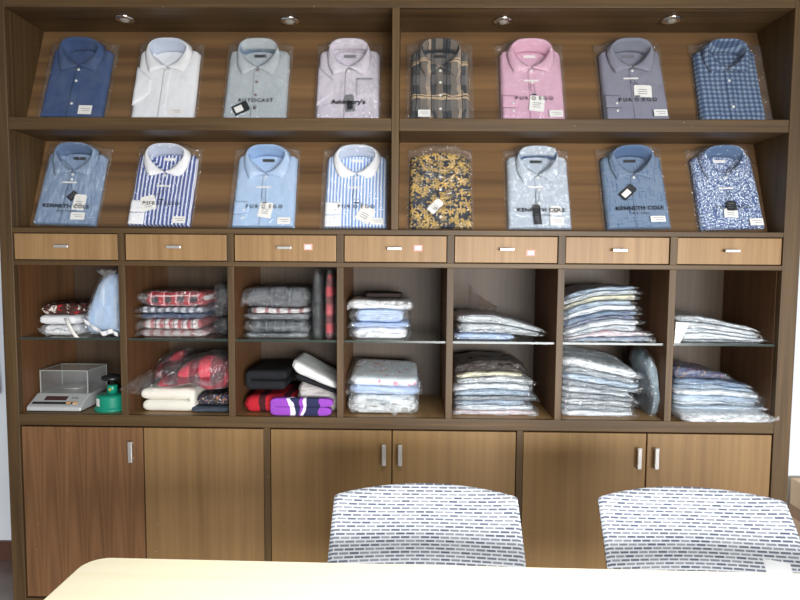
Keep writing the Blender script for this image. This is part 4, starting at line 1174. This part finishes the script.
# ------------------------------------------------------------------ round sample cutter
teal = plain('teal_paint', (22, 138, 112), .3, .5)
gx = .3150
ct = thing('sample_cutter', 'teal round fabric sample cutter with black hand wheel, beside the scale', 'cutter', (gx, .098, Z_BT))
MB().lathe([(.068, .0), (.068, .007), (.064, .011), (.059, .018), (.059, .052), (.054, .060), (.032, .063), (.0, .0635)], 40).build('housing', teal, ct, smooth=True, bevel=0)
MB().lathe([(.020, .063), (.020, .092), (.017, .096), (.010, .097)], 24).build('neck', teal, ct, smooth=True)
MB().lathe([(.008, .095), (.008, .112), (.016, .115), (.038, .117), (.041, .124), (.038, .131), (.018, .134), (.013, .139), (.0, .140)], 24).build('hand_wheel', M['plastic_black'], ct, smooth=True)['label'] = 'black hand wheel'
mb = MB()
for k in range(9):
    a0 = -2.45 + .055 * k; mb.add([(.0598 * cos(a0), .0598 * sin(a0), .020), (.0598 * cos(a0), .0598 * sin(a0), .050)], [])
mb.f = [(2 * k, 2 * k + 2, 2 * k + 3, 2 * k + 1) for k in range(8)]
mb.build('paper_label', M['white_paper'], ct)
yl = MB().prism([(-.006, 0), (0, -.007), (.006, 0), (0, .007)], .001, lambda u, v, w_: (u, -.0203 - w_, .080 + v)).build('sticker', plain('yellow_sticker', (190, 160, 60), .6), ct)

# ------------------------------------------------------------------ table
tb = thing('meeting_table', 'pale wood-laminate meeting table with rounded corner in front of the chairs', 'table', (.772, -.933, 0))
tb.rotation_euler = (0, 0, -.0150)
L_, D_, r_ = 2.15, .95, .05
pts = []
for cx_, cy_, a0 in ((r_, -r_, 90), (r_, -D_ + r_, 180), (L_ - r_, -D_ + r_, 270), (L_ - r_, -r_, 0)):
    for k in range(9):
        a_ = math.radians(a0 + 90 * k / 8); pts.append((cx_ + r_ * cos(a_), cy_ + r_ * sin(a_)))
MB().prism(pts, .028, lambda u, v, w_: (u, v, .712 + w_)).build('table_top', M['table'], tb, bevel=.002)
for x in (.12, L_ - .12):
    for y in (-.12, -D_ + .12):
        MB().box(x - .025, x + .025, y - .025, y + .025, 0, .712).build('leg', M['table_leg'], tb, bevel=.003)
MB().box(.12, L_ - .12, -.14, -.10, .66, .712).box(.12, L_ - .12, -D_ + .10, -D_ + .14, .66, .712).build('apron', M['table_leg'], tb)

# ------------------------------------------------------------------ office chairs
t = NT('woven_mesh')
uvn = t.new('ShaderNodeUVMap')
br = t.new('ShaderNodeTexBrick'); t.l.new(uvn.outputs[0], br.inputs['Vector'])
br.offset = .5; br.inputs['Scale'].default_value = 1.0
br.inputs['Brick Width'].default_value = .0262; br.inputs['Row Height'].default_value = .0074; br.inputs['Mortar Size'].default_value = .0020
br.inputs['Mortar Smooth'].default_value = .35; br.inputs['Bias'].default_value = 0
br.inputs['Color1'].default_value = lin((76, 82, 100)); br.inputs['Color2'].default_value = lin((134, 137, 146)); br.inputs['Mortar'].default_value = lin((192, 196, 202))
M['mesh'] = t.done(br.outputs[0], .7, .2)


def chair(label, x, y, rz, note=False):
    root = thing('office_chair', label, 'chair', (x, y, 0), 'mesh backed office chairs at the table'); root.rotation_euler = (0, 0, rz)
    # backrest sheet: u across, v up; sitter faces -Y (towards the table)
    W0, W1, z0, z1 = .252, .240, .44, .797
    def fn(a, b):
        s = 2 * a - 1; hw__ = W0 + (W1 - W0) * b
        top = z1 + .012 * (1 - abs(s) ** 2.2) - (.004 * max(0, (abs(s) - .96) / .04) ** 2)
        z = z0 + (top - z0) * b
        yy = .012 - .055 * s * s * 1.0 + .24 * (b - .5) - .05 * (sin(pi * b)) * .5 + .03
        return (s * hw__, yy, z)
    nx, ny = 40, 30
    mb = MB().grid(nx, ny, fn); o = mb.build('backrest', M['mesh'], root, smooth=True, solid=.006)
    uv = o.data.uv_layers.new(name='UVMap')
    for pl_ in o.data.polygons:
        for li in pl_.loop_indices:
            vi = o.data.loops[li].vertex_index; i, j = vi % (nx + 1), vi // (nx + 1)
            s = 2 * i / nx - 1; hw__ = W0 + (W1 - W0) * j / ny
            uv.data[li].uv = (s * .25 + .5, z0 + (z1 - z0) * j / ny + .03 * (1 - abs(s) ** 2.2) * j / ny)
    fr = MB(); P = [fn(a / 20, 0) for a in range(21)]; fr.tube([(p_[0], p_[1] + .010, p_[2]) for p_ in P], .009, 8)
    fr.build('lower_rail', M['chair_plastic'], root, smooth=True)
    sp_ = [fn(.5, b / 10) for b in range(0, 9)]
    MB().tube([(0, -.08, .40), (0, .05, .37), (0, .095, .42)] + [(0, p_[1] + .035, p_[2]) for p_ in sp_[1:7]], [.022, .022, .02, .018, .017, .016, .015, .014, .012], 8).build('back_support', M['chair_plastic'], root, smooth=True)
    def seat(a, b, c):
        f = 1 - .16 * abs(a) ** 6 * abs(b) ** 6
        e = .018 * (1 - sqrt(max(0, 1 - c * c * .95)))
        return (a * (.245 - e) * f, -.235 + b * (.235 - e) * f, .425 + c * .032 - .015 * (b < -.6) * (abs(b) - .6) + .006 * a * a)
    MB().lattice(18, 18, 4, seat).build('seat', plain('seat_fabric', (60, 64, 78), .9), root, smooth=True)
    MB().lathe([(.03, .10), (.03, .26), (.018, .26), (.018, .385), (.07, .39), (.07, .395)], 20, 'z', (0, -.22, 0)).build('gas_lift', M['plastic_black'], root, smooth=False)
    for k in range(5):
        a_ = 2 * pi * k / 5 + .3; d = Vector((cos(a_), sin(a_), 0)); c0 = Vector((0, -.22, 0))
        lg = MB().tube([c0 + d * .02 + Vector((0, 0, .125)), c0 + d * .15 + Vector((0, 0, .105)), c0 + d * .28 + Vector((0, 0, .075))], [.026, .022, .016], 8).build('base_leg', M['plastic_black'], root, smooth=True)
        q = c0 + d * .28
        MB().lathe([(.010, -.018), (.026, -.016), (.028, 0), (.026, .016), (.010, .018)], 16, 'x', (q.x, q.y, .0285)).build('caster', M['plastic_black'], lg, smooth=True)
        MB().tube([(q.x, q.y, .028), (q.x, q.y, .076)], .007, 6).build('caster_stem', M['plastic_black'], lg)
    if note:
        mb = MB(); 
        def nf(a, b):
            p_ = fn(.80 + .115 * a, .535 + .125 * b); return (p_[0], p_[1] - .0055, p_[2])
        mb.grid(6, 4, nf).build('paper_label', film('frosted_label', .42, .6, .3, 6, .05), root, solid=.0006)['label'] = 'pale translucent label on the mesh'
    return root


chair('grey and white mesh backed office chair before the middle pair of doors', 1.536, -.805, .0)
chair('grey and white mesh backed office chair before the right pair of doors', 2.224, -.805, -.03, True)

# ------------------------------------------------------------------ beside the cabinet
card = plain('brown_cardboard', (238, 208, 174), .85, .2, 0, .05); tape = plain('tan_tape', (172, 128, 88), .4)
def carton(label, x0, x1, y0, y1, z0, z1, g):
    r = thing('cardboard_box', label, 'box', ((x0 + x1) / 2, (y0 + y1) / 2, z0), g)
    hx_, hy_, h_ = (x1 - x0) / 2, (y1 - y0) / 2, z1 - z0
    MB().box(-hx_, hx_, -hy_, hy_, 0, h_).build('carton', card, r, bevel=.002)
    MB().box(-hx_ - .0006, -hx_, -hy_, hy_, h_ * .30, h_ * .52).build('tape', tape, r)
    MB().box(-hx_, hx_, -.025, .025, h_, h_ + .0006).build('tape', tape, r)
carton('brown cardboard box on the floor right of the cabinet, lower of two', 3.20, 3.62, .02, .425, 0, .205, 'cardboard boxes right of the cabinet')
carton('brown taped cardboard box right of the cabinet, upper of two', 3.205, 3.60, .03, .425, .2062, .450, 'cardboard boxes right of the cabinet')

# dark plaid shirt hanging on the wall at the left end of the cabinet
hg = thing('hanging_shirt', 'dark blue plaid shirt hanging on the wall left of the cabinet', 'shirt', (-.56, .40, .79))
m_hang = F_('dark_blue_plaid', (44, 58, 86), [('stripe', 'x', .030, .4, .1, (120, 140, 168), .6), ('stripe', 'z', .030, .4, .3, (120, 140, 168), .6)])
def hs(a, b, c):
    v = b * .5 + .5; hw2 = .205 - .02 * v - (.12 * max(0, (v - .90) / .10) ** 1.2)
    return (a * hw2, (c * .022 - .0) * (1 - .6 * abs(a) ** 4) + .008 * sin(a * 9) * (1 - v), v * .56)
MB().lattice(26, 24, 2, hs).build('torso', m_hang, hg, smooth=True)
for s in (-1,):
    MB().tube([(s * .17, 0, .53), (s * .215, 0, .40), (s * .225, 0, .20), (s * .22, 0, .03)], [.045, .04, .034, .03], 10).build('sleeve', m_hang, hg, smooth=True)
MB().tube([(0, 0, .555), (0, 0, .62), (.02, 0, .64), (.03, .02, .62), (.03, .058, .615)], .004, 6).build('hook', M['chrome'], hg, smooth=True)
